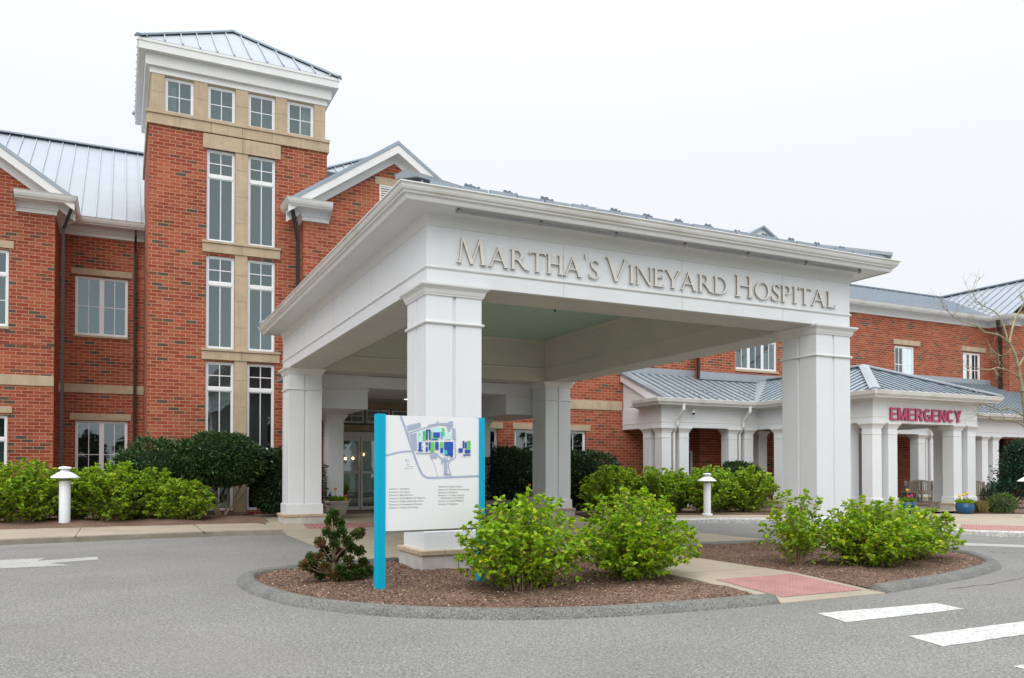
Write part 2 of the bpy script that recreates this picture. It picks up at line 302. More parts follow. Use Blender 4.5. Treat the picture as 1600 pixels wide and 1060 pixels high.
def dome_shrub(name, label, cat, c, lumps, nleaf, size, lm, group=None, trunks=None, width=.38, zmin=.1):
    """clipped evergreen: dense leaf shell over several ellipsoid lumps with an inner mass of older leaves"""
    t = thing(name, label, cat, c, 0, group); P = []; D = []
    vol = np.array([a[3] * a[4] + a[3] * a[5] for a in lumps]); vol /= vol.sum()
    for (x, y, z, rx, ry, rz), w in zip(lumps, vol):
        n = int(nleaf * w); d = rng.normal(0, 1, (n, 3)); d /= np.linalg.norm(d, axis=1)[:, None]
        bump = 1 + .03 * np.sin(d[:, 0] * 9 + x * 7) * np.sin(d[:, 1] * 8 + 1) + .05 * np.sin(d[:, 2] * 11 + d[:, 0] * 6 + y) + .035 * np.sin(d[:, 0] * 23 + d[:, 2] * 19)
        r = np.where(rng.random(n) < .72, rng.uniform(.93, 1.03, n), rng.uniform(.55, .95, n)) * bump
        p = np.stack([x + d[:, 0] * rx * r, y + d[:, 1] * ry * r, z + d[:, 2] * rz * r], 1); k = p[:, 2] > zmin * rng.uniform(.4, 1.6, n); P.append(p[k]); D.append((d + [0, 0, .25])[k])
    leaves('foliage', np.concatenate(P), np.concatenate(D), size, lm, t, width=width, fold=.15, curl=.25, jit=.55, local=True)
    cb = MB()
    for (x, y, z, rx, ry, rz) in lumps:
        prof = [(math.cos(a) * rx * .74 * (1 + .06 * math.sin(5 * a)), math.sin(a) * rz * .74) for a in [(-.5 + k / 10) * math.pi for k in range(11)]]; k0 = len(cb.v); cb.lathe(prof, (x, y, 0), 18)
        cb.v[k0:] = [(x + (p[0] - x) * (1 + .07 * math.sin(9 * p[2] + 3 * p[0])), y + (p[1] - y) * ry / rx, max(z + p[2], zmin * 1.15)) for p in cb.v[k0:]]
    cb.build('dark_core', 'leaf_core', t, local=True, smooth=True)  # added opaque dark body, closes see-through gaps between the leaves
    if trunks is None: trunks = [(random.uniform(-.12, .12), random.uniform(-.1, .1), a, .8) for a in (0.3, 1.6, 2.9, 4.1, 5.3)]
    tb = MB(); x, y, z, rx, ry, rz = lumps[0]
    for (bx, by, a, l) in trunks:
        e = Vector((x + math.cos(a) * rx * .62 * l, y + math.sin(a) * ry * .62 * l, z * .95)); b = Vector((x + bx, y + by, -.05)); m = b.lerp(e, .45) + Vector((0, 0, -.12 * z)); pts = resample([b, m, e], 4)
        tb.tube(pts, [.038 - .0028 * k for k in range(len(pts))], 6)
        for q in (3, 5):
            p = pts[q]; e2 = p + Vector((math.cos(a + random.uniform(-1, 1)) * .45, math.sin(a + random.uniform(-1, 1)) * .35, .42)); tb.tube([p, p.lerp(e2, .5) + Vector((0, 0, -.05)), e2], [.02, .014, .008], 5)
    tb.build('trunk', 'bark', t, local=True, smooth=True); return t
# ================================================================== GROUND
def poly_sheet(pts, z, mb=None, side=None):
    mb = mb or MB(); n = len(pts); mb.add([(p[0], p[1], z) for p in pts], [tuple(range(n))])
    if side is not None:
        mb.add([(p[0], p[1], z) for p in pts] + [(p[0], p[1], side) for p in pts], [(i, (i + 1) % n, n + (i + 1) % n, n + i) for i in range(n)])
    return mb
g = MB(); g.quad((-400, -400, -.012), (400, -400, -.012), (400, 400, -.012), (-400, 400, -.012)); struct('ground', g, 'asphalt')
g = MB(); g.quad((-60, -30, 0), (60, -30, 0), (60, 24, 0), (-60, 24, 0)); struct('road', g, 'asphalt')
g = MB(); poly_sheet([(-120, -14), (120, -14), (120, -300), (-120, -300)], .08, g, -.1)
mat("lawn", (.06, .085, .03), .95, .3, .5); struct('lawn', g, 'lawn')
# left pavement with its kerb
fr = resample([(-30, 17.2, 0), (-12, 18.2, 0), (-2.15, 19.3, 0), (.15, 19.62, 0), (2.2, 19.75, 0), (3.46, 19.6, 0)], 6); fr = [(p.x, p.y) for p in fr]
g = poly_sheet([(x, y + .15) for x, y in fr] + [(3.46, 21.6), (3.2, 22.35), (.2, 22.6), (-2.5, 22.65), (-12, 21.8), (-30, 20.8)], .12)
struct('pavement', g, 'concrete', bevel=0)
g = MB(); g.sweep(fr, [(0, -.02), (0, .105), (-.015, .12), (-.15, .1215)], closed=False); struct('pavement_kerb', g, 'kerb_stone')
g = MB(); g.cur = 0
for x in (-9.2, -6.4, -3.6, -.85, 1.7): g.box(x, x + .012, 19.3 if x > -2 else 18.6, 22.6, .1, .1225)
struct('pavement_joint', g, 'downspout_brown')
# planting bed along the building
g = MB(); nx = 60; ny = 14
for i in range(nx + 1):
    x = -12 + 15.6 * i / nx
    for j in range(ny + 1):
        y = 22.3 + (31.2 - 22.3) * j / ny; k = min(1, max(0, (y - 22.3) / 1.0)); g.v.append((x, y, .10 + .10 * k + .03 * math.sin(x * 3 + y) * k + random.uniform(0, .015)))
g.add([], []); g.f = [(i * (ny + 1) + j, (i + 1) * (ny + 1) + j, (i + 1) * (ny + 1) + j + 1, i * (ny + 1) + j + 1) for i in range(nx) for j in range(ny)]; g.m = [0] * len(g.f)
struct('mulch_bed', g, 'mulch', smooth=True)
# slab under the canopy and entrance forecourt
g = poly_sheet(rect(3.49, 12.7, 12.9, 21.05), .006); struct('driveway_slab', g, 'concrete')
g = MB()
for y in (15.6, 18.3): g.box(3.49, 12.7, y, y + .012, .0, .0085)
for x in (5.6, 8.2, 10.6): g.box(x, x + .012, 12.9, 21.05, .0, .0085)
struct('slab_joint', g, 'berm')
g = MB(); g.prism([(21.05, .0), (22.0, .12), (30, .121), (30, -.05), (21.05, -.05)], 3.47, 13.2, 'x'); struct('forecourt', g, 'concrete')
g = MB(); g.prism([(21.12, .016), (21.75, .098), (21.75, .07), (21.12, -.01)], 4.35, 11.4, 'x')
for i in range(58):
    for j in range(5): x = 4.42 + i * .12; y = 21.18 + j * .12; z = .02 + (y - 21.12) / .63 * .082; g.box(x - .02, x + .02, y - .02, y + .02, z - .01, z + .012)
struct('tactile_paving', g, 'tactile_red')
# far pavement
fr2 = resample([(12.7, 19.0, 0), (14.4, 18.85, 0), (15.9, 18.5, 0), (17.0, 17.72, 0), (17.75, 16.5, 0), (17.75, 14.6, 0), (17.68, 12.72, 0), (18.44, 11.54, 0), (20.5, 9.4, 0), (24, 7.5, 0), (34, 4, 0)], 6); fr2 = [(p.x, p.y) for p in fr2]
g = poly_sheet([(x + .1, y + .12) for x, y in fr2] + [(34, 15), (26, 16.4), (24.5, 17.6), (21, 18.7), (18.6, 19.5), (16.5, 20.45), (14.5, 20.95), (12.9, 21.3)], .12); struct('pavement', g, 'concrete')
g = MB(); g.sweep(fr2, [(0, -.02), (0, .10), (-.02, .125), (-.20, .1265)], closed=False); struct('pavement_kerb', g, 'road_paint')
def tactile(x0, y0, ux, uy, w, d, z, name='tactile_paving'):
    """pad with truncated domes; (ux,uy) unit vector along its width"""
    g = MB(); vx, vy = -uy, ux
    P = lambda a, b: (x0 + ux * a + vx * b, y0 + uy * a + vy * b)
    c = [P(0, 0), P(w, 0), P(w, d), P(0, d)]; poly_sheet(c, z, g, z - .01)
    nx = int(w / .062); nyy = int(d / .062)
    for i in range(nx):
        for j in range(nyy):
            a = (i + .5) * w / nx; b = (j + .5) * d / nyy; k = len(g.v)
            for r, h in ((.016, 0), (.009, .006)):
                for q in range(6): t = q * math.pi / 3; p = P(a + r * math.cos(t), b + r * math.sin(t)); g.v.append((p[0], p[1], z + h))
            g.f += [(k + q, k + (q + 1) % 6, k + 6 + (q + 1) % 6, k + 6 + q) for q in range(6)] + [tuple(k + 6 + q for q in range(6))]; g.m += [0] * 7
    return struct(name, g, 'tactile_red')
a = Vector((17.95, 12.75, .125)); b = Vector((18.75, 11.6, .125)); u = (b - a).normalized(); tactile(a.x, a.y, u.x, u.y, (b - a).length, 2.0, .125)
# beds behind the far pavement
g = MB(); poly_sheet([(12.9, 21.3), (14.5, 20.95), (16.5, 20.45), (18.6, 19.5), (21, 18.7), (22.6, 18.3), (22.6, 27), (12.9, 27.4)], .15, g, .05)
poly_sheet([(24.6, 17.7), (26, 16.5), (34, 15.1), (60, 12), (60, 30), (28.3, 24.6), (28.3, 18.9)], .15, g, .05); struct('mulch_bed', g, 'mulch')
# ---- island
outer = resample([(1.50, 11.80, 0), (1.42, 11.0, 0), (1.55, 9.95, 0), (1.86, 9.0, 0), (2.55, 8.1, 0), (3.4, 7.5, 0), (4.3, 7.17, 0), (5.4, 7.03, 0), (6.72, 7.0, 0)], 6)
outR = resample([(8.46, 7.02, 0), (9.6, 7.24, 0), (10.9, 7.55, 0), (12.24, 8.06, 0), (13.1, 8.75, 0), (13.72, 9.6, 0), (14.0, 10.6, 0), (13.8, 11.7, 0), (13.1, 12.6, 0)], 6)
hump = [(-.21, .01), (-.20, .065), (-.16, .092), (-.09, .096), (-.02, .07), (.03, .015), (.05, -.02)]
def berm(path, ends=True):
    g = MB(); g.sweep([(p[0], p[1]) for p in path], hump, closed=False); o = struct('kerb', g, 'berm', smooth=True); return o
berm([(4.05, 12.85), (3.0, 12.75), (2.2, 12.55), (1.72, 12.25)] + [(p.x, p.y) for p in outer])
berm([(p.x, p.y) for p in outR] + [(12.4, 12.85), (11.0, 12.95), (9.6, 12.95), (8.46, 12.95)])
def inset(path, d):
    out = []; n = len(path)
    for i in range(n):
        a = Vector(path[max(i - 1, 0)][:2]); b = Vector(path[min(i + 1, n - 1)][:2]); t = (b - a).normalized(); out.append((path[i][0] - t.y * d, path[i][1] + t.x * d))
    return out
def mound(poly, name='mulch_bed', h=.03, z0=.035, step=.07):
    """triangulated bed inside a polygon, gently mounded and rough"""
    from mathutils.geometry import delaunay_2d_cdt
    xs = [p[0] for p in poly]; ys = [p[1] for p in poly]; pts = [Vector(p) for p in poly]; n0 = len(pts)
    def inside(x, y):
        c = False; j = n0 - 1
        for i in range(n0):
            if (poly[i][1] > y) != (poly[j][1] > y) and x < (poly[j][0] - poly[i][0]) * (y - poly[i][1]) / (poly[j][1] - poly[i][1]) + poly[i][0]: c = not c
            j = i
        return c
    x = min(xs)
    while x < max(xs):
        y = min(ys)
        while y < max(ys):
            q = (x + random.uniform(-.03, .03), y + random.uniform(-.03, .03))
            if inside(*q): pts.append(Vector(q))
            y += step
        x += step
    v, e, f, *_ = delaunay_2d_cdt(pts, [], [list(range(n0))], 1, 1e-5)
    ed = [Vector(p) for p in poly]
    g = MB()
    def dist(p): return min((ed[i] - p).length for i in range(n0))
    for p in v:
        d = min(1, dist(p) / .5); g.v.append((p.x, p.y, z0 + h * (1 - (1 - d) ** 2) + (random.uniform(-.012, .016) + .018 * math.sin(p.x * 5 + 1.3 * math.sin(p.y * 4)) * math.sin(p.y * 4.2)) * d))
    g.f = [tuple(a) for a in f]; g.m = [0] * len(g.f); o = struct(name, g, 'mulch', smooth=True); return o, inside
ol = [(p.x, p.y) for p in outer]; orr = [(p.x, p.y) for p in outR]
bedL = inset([(1.72, 12.25)] + ol, .17)[1:] + [(6.72, 12.95), (4.95, 12.95), (4.0, 12.6), (3.0, 12.5), (2.3, 12.3), (1.9, 12.05)]
bedR = inset(orr, .17) + [(12.2, 12.6), (10.9, 12.7), (9.6, 12.7), (8.46, 12.7)]
bedL = [(min(x, 6.72), y) for x, y in bedL]; bedR = [(max(x, 8.46), y) for x, y in bedR]
oL, inL = mound(bedL); oR, inR = mound(bedR)
# wood chips lying on the two island beds
from mathutils.bvhtree import BVHTree
g = MB(); dg = []
for o, ins, bb, n in ((oL, inL, (1.5, 6.7, 7.1, 12.6), 26000), (oR, inR, (8.5, 13.9, 7.2, 12.6), 11000)):
    bv = BVHTree.FromPolygons([tuple(v.co) for v in o.data.vertices], [tuple(p.vertices) for p in o.data.polygons])
    for _ in range(n):
        x = random.uniform(bb[0], bb[1]); y = random.uniform(bb[2], bb[3])
        if not ins(x, y): continue
        h = bv.ray_cast(Vector((x, y, 1)), Vector((0, 0, -1)))[0]
        if not h: continue
        a = random.uniform(0, 6.3); l = random.uniform(.005, .017); w = random.uniform(.002, .005); tl = random.uniform(-.4, .4)
        d = Vector((math.cos(a) * l, math.sin(a) * l, l * tl)); s_ = Vector((-math.sin(a) * w, math.cos(a) * w, random.uniform(-.004, .004))); c = Vector((x, y, h.z + .006 + abs(d.z) * .6))
        g.quad(c - d - s_, c + d - s_, c + d + s_, c - d + s_)
leafmat("chips", (.10, .052, .034), (.23, .145, .10), (.46, .36, .28), .9, 0, .2)
o = g.build('mulch_chips', 'chips'); o['kind'] = 'stuff'
# island path with its tactile pad
g = MB(); g.prism([(6.98, .012), (8.5, .095), (13.0, .095), (13.0, -.05), (6.98, -.05)], 6.74, 8.44, 'x'); struct('path', g, 'concrete', bevel=.008)
g = MB()
for y in (9.05, 10.6, 12.1): g.box(6.742, 8.438, y, y + .012, .06, .0975 if y > 8.5 else .09)
struct('path_joint', g, 'kerb_stone')
def pad_on_ramp():
    g = MB(); z = lambda y: .012 + (y - 6.98) / 1.52 * .083 if y < 8.5 else .095
    g.add([(6.97, 7.2, z(7.2) + .005), (8.3, 7.2, z(7.2) + .005), (8.3, 8.38, z(8.38) + .005), (6.97, 8.38, z(8.38) + .005)], [(0, 1, 2, 3)])
    for i in range(22):
        for j in range(19):
            x = 7.0 + i * .06; y = 7.23 + j * .061; k = len(g.v); zz = z(y) + .005
            for r, h in ((.018, 0), (.010, .007)):
                for q in range(6): t = q * math.pi / 3; g.v.append((x + r * math.cos(t), y + r * math.sin(t), zz + h))
            g.f += [(k + q, k + (q + 1) % 6, k + 6 + (q + 1) % 6, k + 6 + q) for q in range(6)] + [tuple(k + 6 + q for q in range(6))]; g.m += [0] * 7
    struct('tactile_paving', g, 'tactile_red')
pad_on_ramp()
# painted markings
def rough_quad(c, z, m, name, n=18):
    """painted bar with slightly ragged edges, corners c in order"""
    c = [Vector((p.x, p.y, 0)) if hasattr(p, 'x') else Vector((p[0], p[1], 0)) for p in c]; pts = []
    for i in range(len(c)):
        a, b = c[i], c[(i + 1) % len(c)]; k = max(2, int((b - a).length / .12))
        for j in range(k): p = a.lerp(b, j / k); pts.append((p.x + random.uniform(-.008, .008), p.y + random.uniform(-.008, .008)))
    return struct(name, poly_sheet(pts, z), m)
rough_quad([PZ(1277, 959, 0), PZ(1322, 973, 0), PZ(1507, 952, 0), PZ(1462, 943, 0)], .004, 'road_paint', 'crosswalk_stripe')
rough_quad([PZ(1420, 995, 0), PZ(1474, 1011, 0), (8.75, 4.70), (8.75, 5.10)], .004, 'road_paint', 'crosswalk_stripe')
rough_quad([(6.17, 3.96), (6.15, 3.55), (8.6, 3.55), (8.6, 3.96)], .004, 'road_paint', 'crosswalk_stripe')
rough_quad([PZ(1500, 848.5, 0), (18.0, 8.2), (17.6, 8.0), PZ(1495, 852.5, 0)], .004, 'worn_paint', 'stop_line')
g = [PZ(*q, 0) for q in [(152, 870.5), (154, 875), (78, 880.5), (112, 884), (0, 889), (-60, 893), (-60, 886), (-110, 887), (-20, 876.5), (72, 872.5), (58, 877)]]
g = [(p.x, p.y) for p in g]; struct('lane_arrow', poly_sheet(g, .004), 'worn_paint')
def crack(pts, w):
    mb = MB(); P = resample([(x, y, 0) for x, y in pts], 10); P = [(p.x + random.gauss(0, .018), p.y + random.gauss(0, .018)) for p in P]; n = len(P); vs = []
    for i in range(n):
        a = Vector(P[max(i - 1, 0)]); b = Vector(P[min(i + 1, n - 1)]); d = (b - a).normalized(); h = w * random.uniform(.4, 1.2) * (.2 if i in (0, n - 1) else 1); vs += [(P[i][0] - d.y * h, P[i][1] + d.x * h, .0035), (P[i][0] + d.y * h, P[i][1] - d.x * h, .0035)]
    mb.add(vs, [(2 * i, 2 * i + 1, 2 * i + 3, 2 * i + 2) for i in range(n - 1)]); struct('asphalt_crack', mb, 'crack_dark')
mat("crack_dark", (.085, .08, .072), .95, .2, 5, cell=(60, .3))
crack([(-4, 17.9), (-1.5, 18.4), (.6, 18.75), (3.2, 18.7)], .012); crack([(14.6, 9.6), (15.2, 8.0), (15.4, 6.4)], .012); crack([(9.4, 6.9), (10.9, 7.05), (12.6, 7.6), (13.9, 8.6), (14.7, 9.9)], .010); crack([(-3.5, 12.5), (-1.6, 13.4), (.2, 13.6)], .006)
# ================================================================== BUILDING HELPERS
def wall(mb, x0, x1, z0, z1, y, holes=(), depth=.12, niche=1.1, bi=0, ii=1):
    xs = sorted({x0, x1} | {h[0] for h in holes} | {h[1] for h in holes}); zs = sorted({z0, z1} | {h[2] for h in holes} | {h[3] for h in holes})
    mb.cur = bi
    for i in range(len(xs) - 1):
        for j in range(len(zs) - 1):
            cx, cz = (xs[i] + xs[i + 1]) / 2, (zs[j] + zs[j + 1]) / 2
            if any(h[0] < cx < h[1] and h[2] < cz < h[3] for h in holes): continue
            mb.quad((xs[i], y, zs[j]), (xs[i + 1], y, zs[j]), (xs[i + 1], y, zs[j + 1]), (xs[i], y, zs[j + 1]))
    for h in holes:
        a, b, c, d = h[:4]; i2 = h[4] if len(h) > 4 else ii
        for (ya, yb, k) in ((y, y + depth, bi), (y + depth, y + niche, i2)):
            mb.cur = k
            mb.quad((a, ya, c), (a, yb, c), (a, yb, d), (a, ya, d)); mb.quad((b, ya, c), (b, yb, c), (b, yb, d), (b, ya, d))
            mb.quad((a, ya, c), (b, ya, c), (b, yb, c), (a, yb, c)); mb.quad((a, ya, d), (b, ya, d), (b, yb, d), (a, yb, d))
        mb.cur = i2; mb.quad((a, y + niche, c), (b, y + niche, c), (b, y + niche, d), (a, y + niche, d))
    mb.cur = bi
def sides(mb, x0, x1, y0, y1, z0, z1, left=True, right=True, back=True):
    if left: mb.quad((x0, y1, z0), (x0, y0, z0), (x0, y0, z1), (x0, y1, z1))
    if right: mb.quad((x1, y0, z0), (x1, y1, z0), (x1, y1, z1), (x1, y0, z1))
    if back: mb.quad((x1, y1, z0), (x0, y1, z0), (x0, y1, z1), (x1, y1, z1))
def window(parent, x0, x1, z0, z1, y, secs, cas=1, fr=.055, mun=.024, gm='glass', curtain=None, rail=.10):
    """secs: list from the top of (height share, columns per casement, rows)"""
    f = MB(); f.box(x0, x1, y, y + .07, z0, z0 + fr); f.box(x0, x1, y, y + .07, z1 - fr, z1); f.box(x0, x0 + fr, y, y + .07, z0 + fr, z1 - fr); f.box(x1 - fr, x1, y, y + .07, z0 + fr, z1 - fr)
    tot = sum(s[0] for s in secs); H = z1 - z0 - 2 * fr - rail * (len(secs) - 1); zt = z1 - fr; Wd = (x1 - x0 - 2 * fr)
    cw = (Wd - (cas - 1) * fr * 1.5) / cas; sash = .03; pn = MB()
    for si, (sh, cols, rows) in enumerate(secs):
        h = H * sh / tot; zb = zt - h
        if si < len(secs) - 1: f.box(x0 + fr, x1 - fr, y - .004, y + .072, zb - rail, zb)
        for c in range(cas):
            a = x0 + fr + c * (cw + fr * 1.5); b = a + cw
            if c: f.box(a - fr * 1.5, a, y + .002, y + .068, zb, zt)
            f.box(a, b, y + .02, y + .06, zb, zb + sash); f.box(a, b, y + .02, y + .06, zt - sash, zt); f.box(a, a + sash, y + .02, y + .06, zb + sash, zt - sash); f.box(b - sash, b, y + .02, y + .06, zb + sash, zt - sash)
            for k in range(1, cols): xx = a + sash + (cw - 2 * sash) * k / cols; f.box(xx - mun / 2, xx + mun / 2, y + .028, y + .052, zb + sash, zt - sash)
            for k in range(1, rows): zz = zb + sash + (h - 2 * sash) * k / rows; f.box(a + sash, b - sash, y + .0285, y + .0515, zz - mun / 2, zz + mun / 2)
            pn.quad((a + sash, y + .04, zb + sash), (b - sash, y + .04, zb + sash), (b - sash, y + .04, zt - sash), (a + sash, y + .04, zt - sash))
        zt = zb - rail
    w = f.build('window', 'window_white', parent, bevel=0); pn.build('pane', gm, w)
    if curtain:
        c = MB(); a = x0 + fr + Wd * curtain[0]; b = x0 + fr + Wd * curtain[1]; n = 14
        P = [(a + (b - a) * i / n, y + .22 + .025 * (i % 2)) for i in range(n + 1)]
        for i in range(n): c.quad((P[i][0], P[i][1], z0 + .03), (P[i + 1][0], P[i + 1][1], z0 + .03), (P[i + 1][0], P[i + 1][1], z1 - .03), (P[i][0], P[i][1], z1 - .03))
        c.build('curtain', 'curtain', w)
    return w
def stone(parent, x0, x1, z0, z1, y, d=.06, name='stone_band', joints=1.0, cap=0):
    """projecting limestone course made of blocks with fine joints"""
    m = MB(); n = max(1, round((x1 - x0) / joints)); w = (x1 - x0) / n
    for i in range(n): m.box(x0 + i * w + (.003 if i else 0), x0 + (i + 1) * w - (.003 if i < n - 1 else 0), y - d, y + .1, z0, z1 - cap)
    if cap: m.box(x0 - .02, x1 + .02, y - d - .04, y + .1, z1 - cap + .001, z1)
    return m.build(name, 'limestone', parent, bevel=.006)
def roof_face(mb, poly, sp=.46, rib=.045, rw=.03, off=0, thick=.05, under=True):
    """metal sheet on a planar polygon (eave = first edge) with standing seams running up the slope"""
    P = [Vector(p) for p in poly]; u = (P[1] - P[0]).normalized(); n = None
    for k in range(2, len(P)):
        c = u.cross(P[k] - P[0])
        if c.length > 1e-3: n = c.normalized(); break
    if n.z < 0: n = -n
    v = n.cross(u).normalized()
    if (P[2] - P[0]).dot(v) < 0: v = -v
    mb.add(P + [p - n * thick for p in P], [tuple(range(len(P))), tuple(range(len(P), 2 * len(P)))[::-1]] + [(i, (i + 1) % len(P), len(P) + (i + 1) % len(P), len(P) + i) for i in range(len(P))])
    q = [((p - P[0]).dot(u), (p - P[0]).dot(v)) for p in P]; lo = min(a for a, b in q); hi = max(a for a, b in q); a = lo + sp * .5 + off
    while a < hi - .05:
        ys = []
        for i in range(len(q)):
            (x1, y1), (x2, y2) = q[i], q[(i + 1) % len(q)]
            if (x1 - a) * (x2 - a) < 0: ys.append(y1 + (y2 - y1) * (a - x1) / (x2 - x1))
        if len(ys) >= 2 and max(ys) - min(ys) > .12:
            b0 = P[0] + u * a + v * (min(ys)) + n * .001; b1 = P[0] + u * a + v * (max(ys) - .02) + n * .001; s_ = u * rw / 2
            mb.cur = 1; mb.add([b0 - s_, b0 + s_, b1 + s_, b1 - s_, b0 - s_ + n * rib, b0 + s_ + n * rib, b1 + s_ + n * rib, b1 - s_ + n * rib], [(4, 5, 6, 7), (0, 1, 5, 4), (1, 2, 6, 5), (2, 3, 7, 6), (3, 0, 4, 7)]); mb.cur = 0
        a += sp
    return mb
def cap_line(mb, a, b, w=.16, h=.07):
    a, b = Vector(a), Vector(b); d = (b - a).normalized(); s_ = d.cross(Vector((0, 0, 1))).normalized(); n = s_.cross(d).normalized()
    vs = []
    for p in (a, b): vs += [p - s_ * w - n * h * .4, p - s_ * w + n * h * .35, p + n * h, p + s_ * w + n * h * .35, p + s_ * w - n * h * .4]
    mb.add(vs, [(0, 1, 2, 3, 4)[::-1], (5, 6, 7, 8, 9)] + [(i, (i + 1) % 5, 5 + (i + 1) % 5, 5 + i) for i in range(5)])
def downspout(parent, pts, m='downspout_brown', r=.055):
    d = MB(); d.tube(pts, r, 4 if m == 'downspout_brown' else 10)
    return d.build('downspout', m, parent, smooth=False)
GUT = [(.50, 9.80), (.52, 9.83), (.56, 9.86), (.60, 9.93), (.62, 9.99), (.64, 10.02), (.60, 10.02)]
FRZ = [(0, 9.50), (.05, 9.50), (.05, 9.62), (.09, 9.625), (.09, 9.74), (.10, 9.79), (.50, 9.80)]
def cornice(parent, path, closed=False, dz=0):
    f = MB(); f.sweep(path, [(a, b + dz) for a, b in FRZ], closed); f.build('cornice', 'white_trim', parent)
    f = MB(); f.sweep(path, [(a, b + dz) for a, b in GUT], closed); f.build('gutter', 'gutter_white', parent)
def rake(parent, xc, xe, ya, yb, zt, sl, front_depth=.45):
    """gable verge: metal edge, bargeboard and frieze board, both slopes. zt = roof top at the apex, xe = half width"""
    def chev(t0, t1): return [(xc - xe, zt - xe * sl - t0), (xc, zt - t0), (xc + xe, zt - xe * sl - t0), (xc + xe, zt - xe * sl - t1), (xc, zt - t1), (xc - xe, zt - xe * sl - t1)]
    m = MB(); 
    for s_ in (-1, 1):
        def half(t0, t1, w=1.): return [(xc, zt - t0), (xc + s_ * xe * w, zt - xe * w * sl - t0), (xc + s_ * xe * w, zt - xe * w * sl - t1), (xc, zt - t1)]
        m.cur = 0; m.prism(half(.11, .40), ya, ya + .05, 'y'); m.prism(half(.33, .39), ya + .05, yb + .001, 'y'); m.prism(half(.38, .62), yb - .06, yb - .004, 'y')
    m.build('bargeboard', 'white_trim', parent)
    m = MB()
    for s_ in (-1, 1):
        m.prism([(xc, zt + .0), (xc + s_ * xe, zt - xe * sl), (xc + s_ * xe, zt - xe * sl - .115), (xc, zt - .115)], ya - .03, ya + .9, 'y')
    m.build('verge_flashing', 'roof_cap', parent)
# ================================================================== BRICK TOWER
TY = 26.8; tx0, tx1 = .709, 6.09
T = thing('brick_tower', 'tall square brick tower with limestone bands, tall paired windows and metal hipped roof', 'tower', (3.4, TY, 0))
def zz(px, py, y): return PY(px, py, y).z
def xx(px, y, py=400): return PY(px, py, y).x
holes = []; spec = []
xl = [(xx(322.3, TY), xx(366.8, TY)), (xx(386.8, TY), xx(430, TY))]
zrow = [(zz(322, 231.5, TY), zz(322, 376, TY), (.27, .73)), (zz(322, 398, TY), zz(322, 544.5, TY), (.28, .72)), (zz(321, 564, TY), .25, (.27, .73))]
for a, b in xl:
    for (zt, zb, sh) in zrow: holes.append((a, b, zb, zt, 2 if zb < 1 else 1)); spec.append((a, b, zb, zt, sh))
sh3 = zrow[2]
zb0 = zz(233.5, 192.2, TY); zb1 = zz(233.5, 170.8, TY)
m = MB(); wall(m, tx0, tx1, -.1, zb0 + .02, TY, holes, .1); sides(m, tx0, tx1, TY, TY + 5.4, -.1, zb0 + .02); m.build('wall', ['brick', 'interior_blind', 'interior_dark'], T)
for i, (a, b, zb, zt, sh) in enumerate(spec):
    if zb < 1: H = zt - zb; secs = [(.165, 2, 2), (.40, 2, 1), (.40, 2, 1)]
    else: secs = [(sh[0], 2, 2), (sh[1], 2, 1)]
    window(T, a + .004, b - .004, zb + .004, zt - .004, TY + .07, secs, mun=.028)
# limestone mullion strip, sills and lintels
xm0, xm1 = xl[0][1] + .004, xl[1][0] - .004
m = MB(); z = .2
while z < zrow[0][0] - .05: h = min(.83, zrow[0][0] - z); m.box(xm0, xm1, TY - .02, TY + .12, z, z + h - .006); z += h
m.build('stone_mullion', 'limestone', T, bevel=.004)
xs0, xs1 = xx(316, TY), xx(437.5, TY)
stone(T, xs0, xs1, zrow[0][0], zz(317, 208.3, TY), TY, .05, 'lintel', .95)
for zt, zb in ((zrow[0][1], zz(316, 393, TY)), (zrow[1][1], zz(314, 561.1, TY))): stone(T, xs0, xs1, zb, zt, TY, .05, 'stone_band', .95, cap=.07)
stone(T, tx0 - .06, tx1 + .06, zb0, zb1, TY, .06, 'stone_band', .9, cap=.1)
for xa_, xb_ in ((tx0 - .06, tx0 + .04), (tx1 - .04, tx1 + .06)): m = MB(); m.box(xa_, xb_, TY + .105, TY + 5.4, zb0, zb1); m.build('stone_band', 'limestone', T)
# belvedere storey
wx = [(257.6, 303), (324.8, 367.9), (388.2, 430.2), (449, 490.6)]; wx = [(xx(a, TY + .05, 160), xx(b, TY + .05, 160)) for a, b in wx]
zf = 13.60; zw1 = 13.565
m = MB(); wall(m, tx0 + .05, tx1 - .05, zb1, zf, TY + .05, [(a, b, zb1 + .01, zw1) for a, b in wx], .12, .7); sides(m, tx0 + .05, tx1 - .05, TY + .05, TY + 5.35, zb1, zf)
m.cur = 0
for zc in (zb1 + .6,):
    for a, b in ((tx0 + .05, wx[0][0]), (wx[0][1], wx[1][0]), (wx[1][1], wx[2][0]), (wx[2][1], wx[3][0]), (wx[3][1], tx1 - .05)): m.box(a + .01, b - .01, TY + .02, TY + .06, zb1 + .002, zc); m.box(a + .01, b - .01, TY + .02, TY + .06, zc + .008, zf)
m.build('wall', ['limestone', 'interior_blind'], T)
for i, (a, b) in enumerate(wx): window(T, a + .003, b - .003, zb1 + .015, zw1 - .004, TY + .11, [(1, 2, 2)], curtain={0: (0, .38), 3: (.5, 1)}.get(i))
P4 = rect(tx0, tx1, TY, TY + 5.4)
m = MB(); m.sweep(P4, [(-.05, zf), (0, zf), (.0, 13.79), (.11, 13.785), (.12, 14.10), (.12, 14.13), (.31, 14.135)]); m.build('cornice', 'white_trim', T)
m = MB(); m.sweep(P4, [(.31, 14.13), (.31, 14.35), (.335, 14.36), (.335, 14.44), (.28, 14.46)]); m.build('fascia', 'white_trim', T)
m = MB(); e = .335; ez = 14.45; ap = PY(364, 51, TY + 2.7); ap = Vector((3.4, TY + 2.7, ap.z))
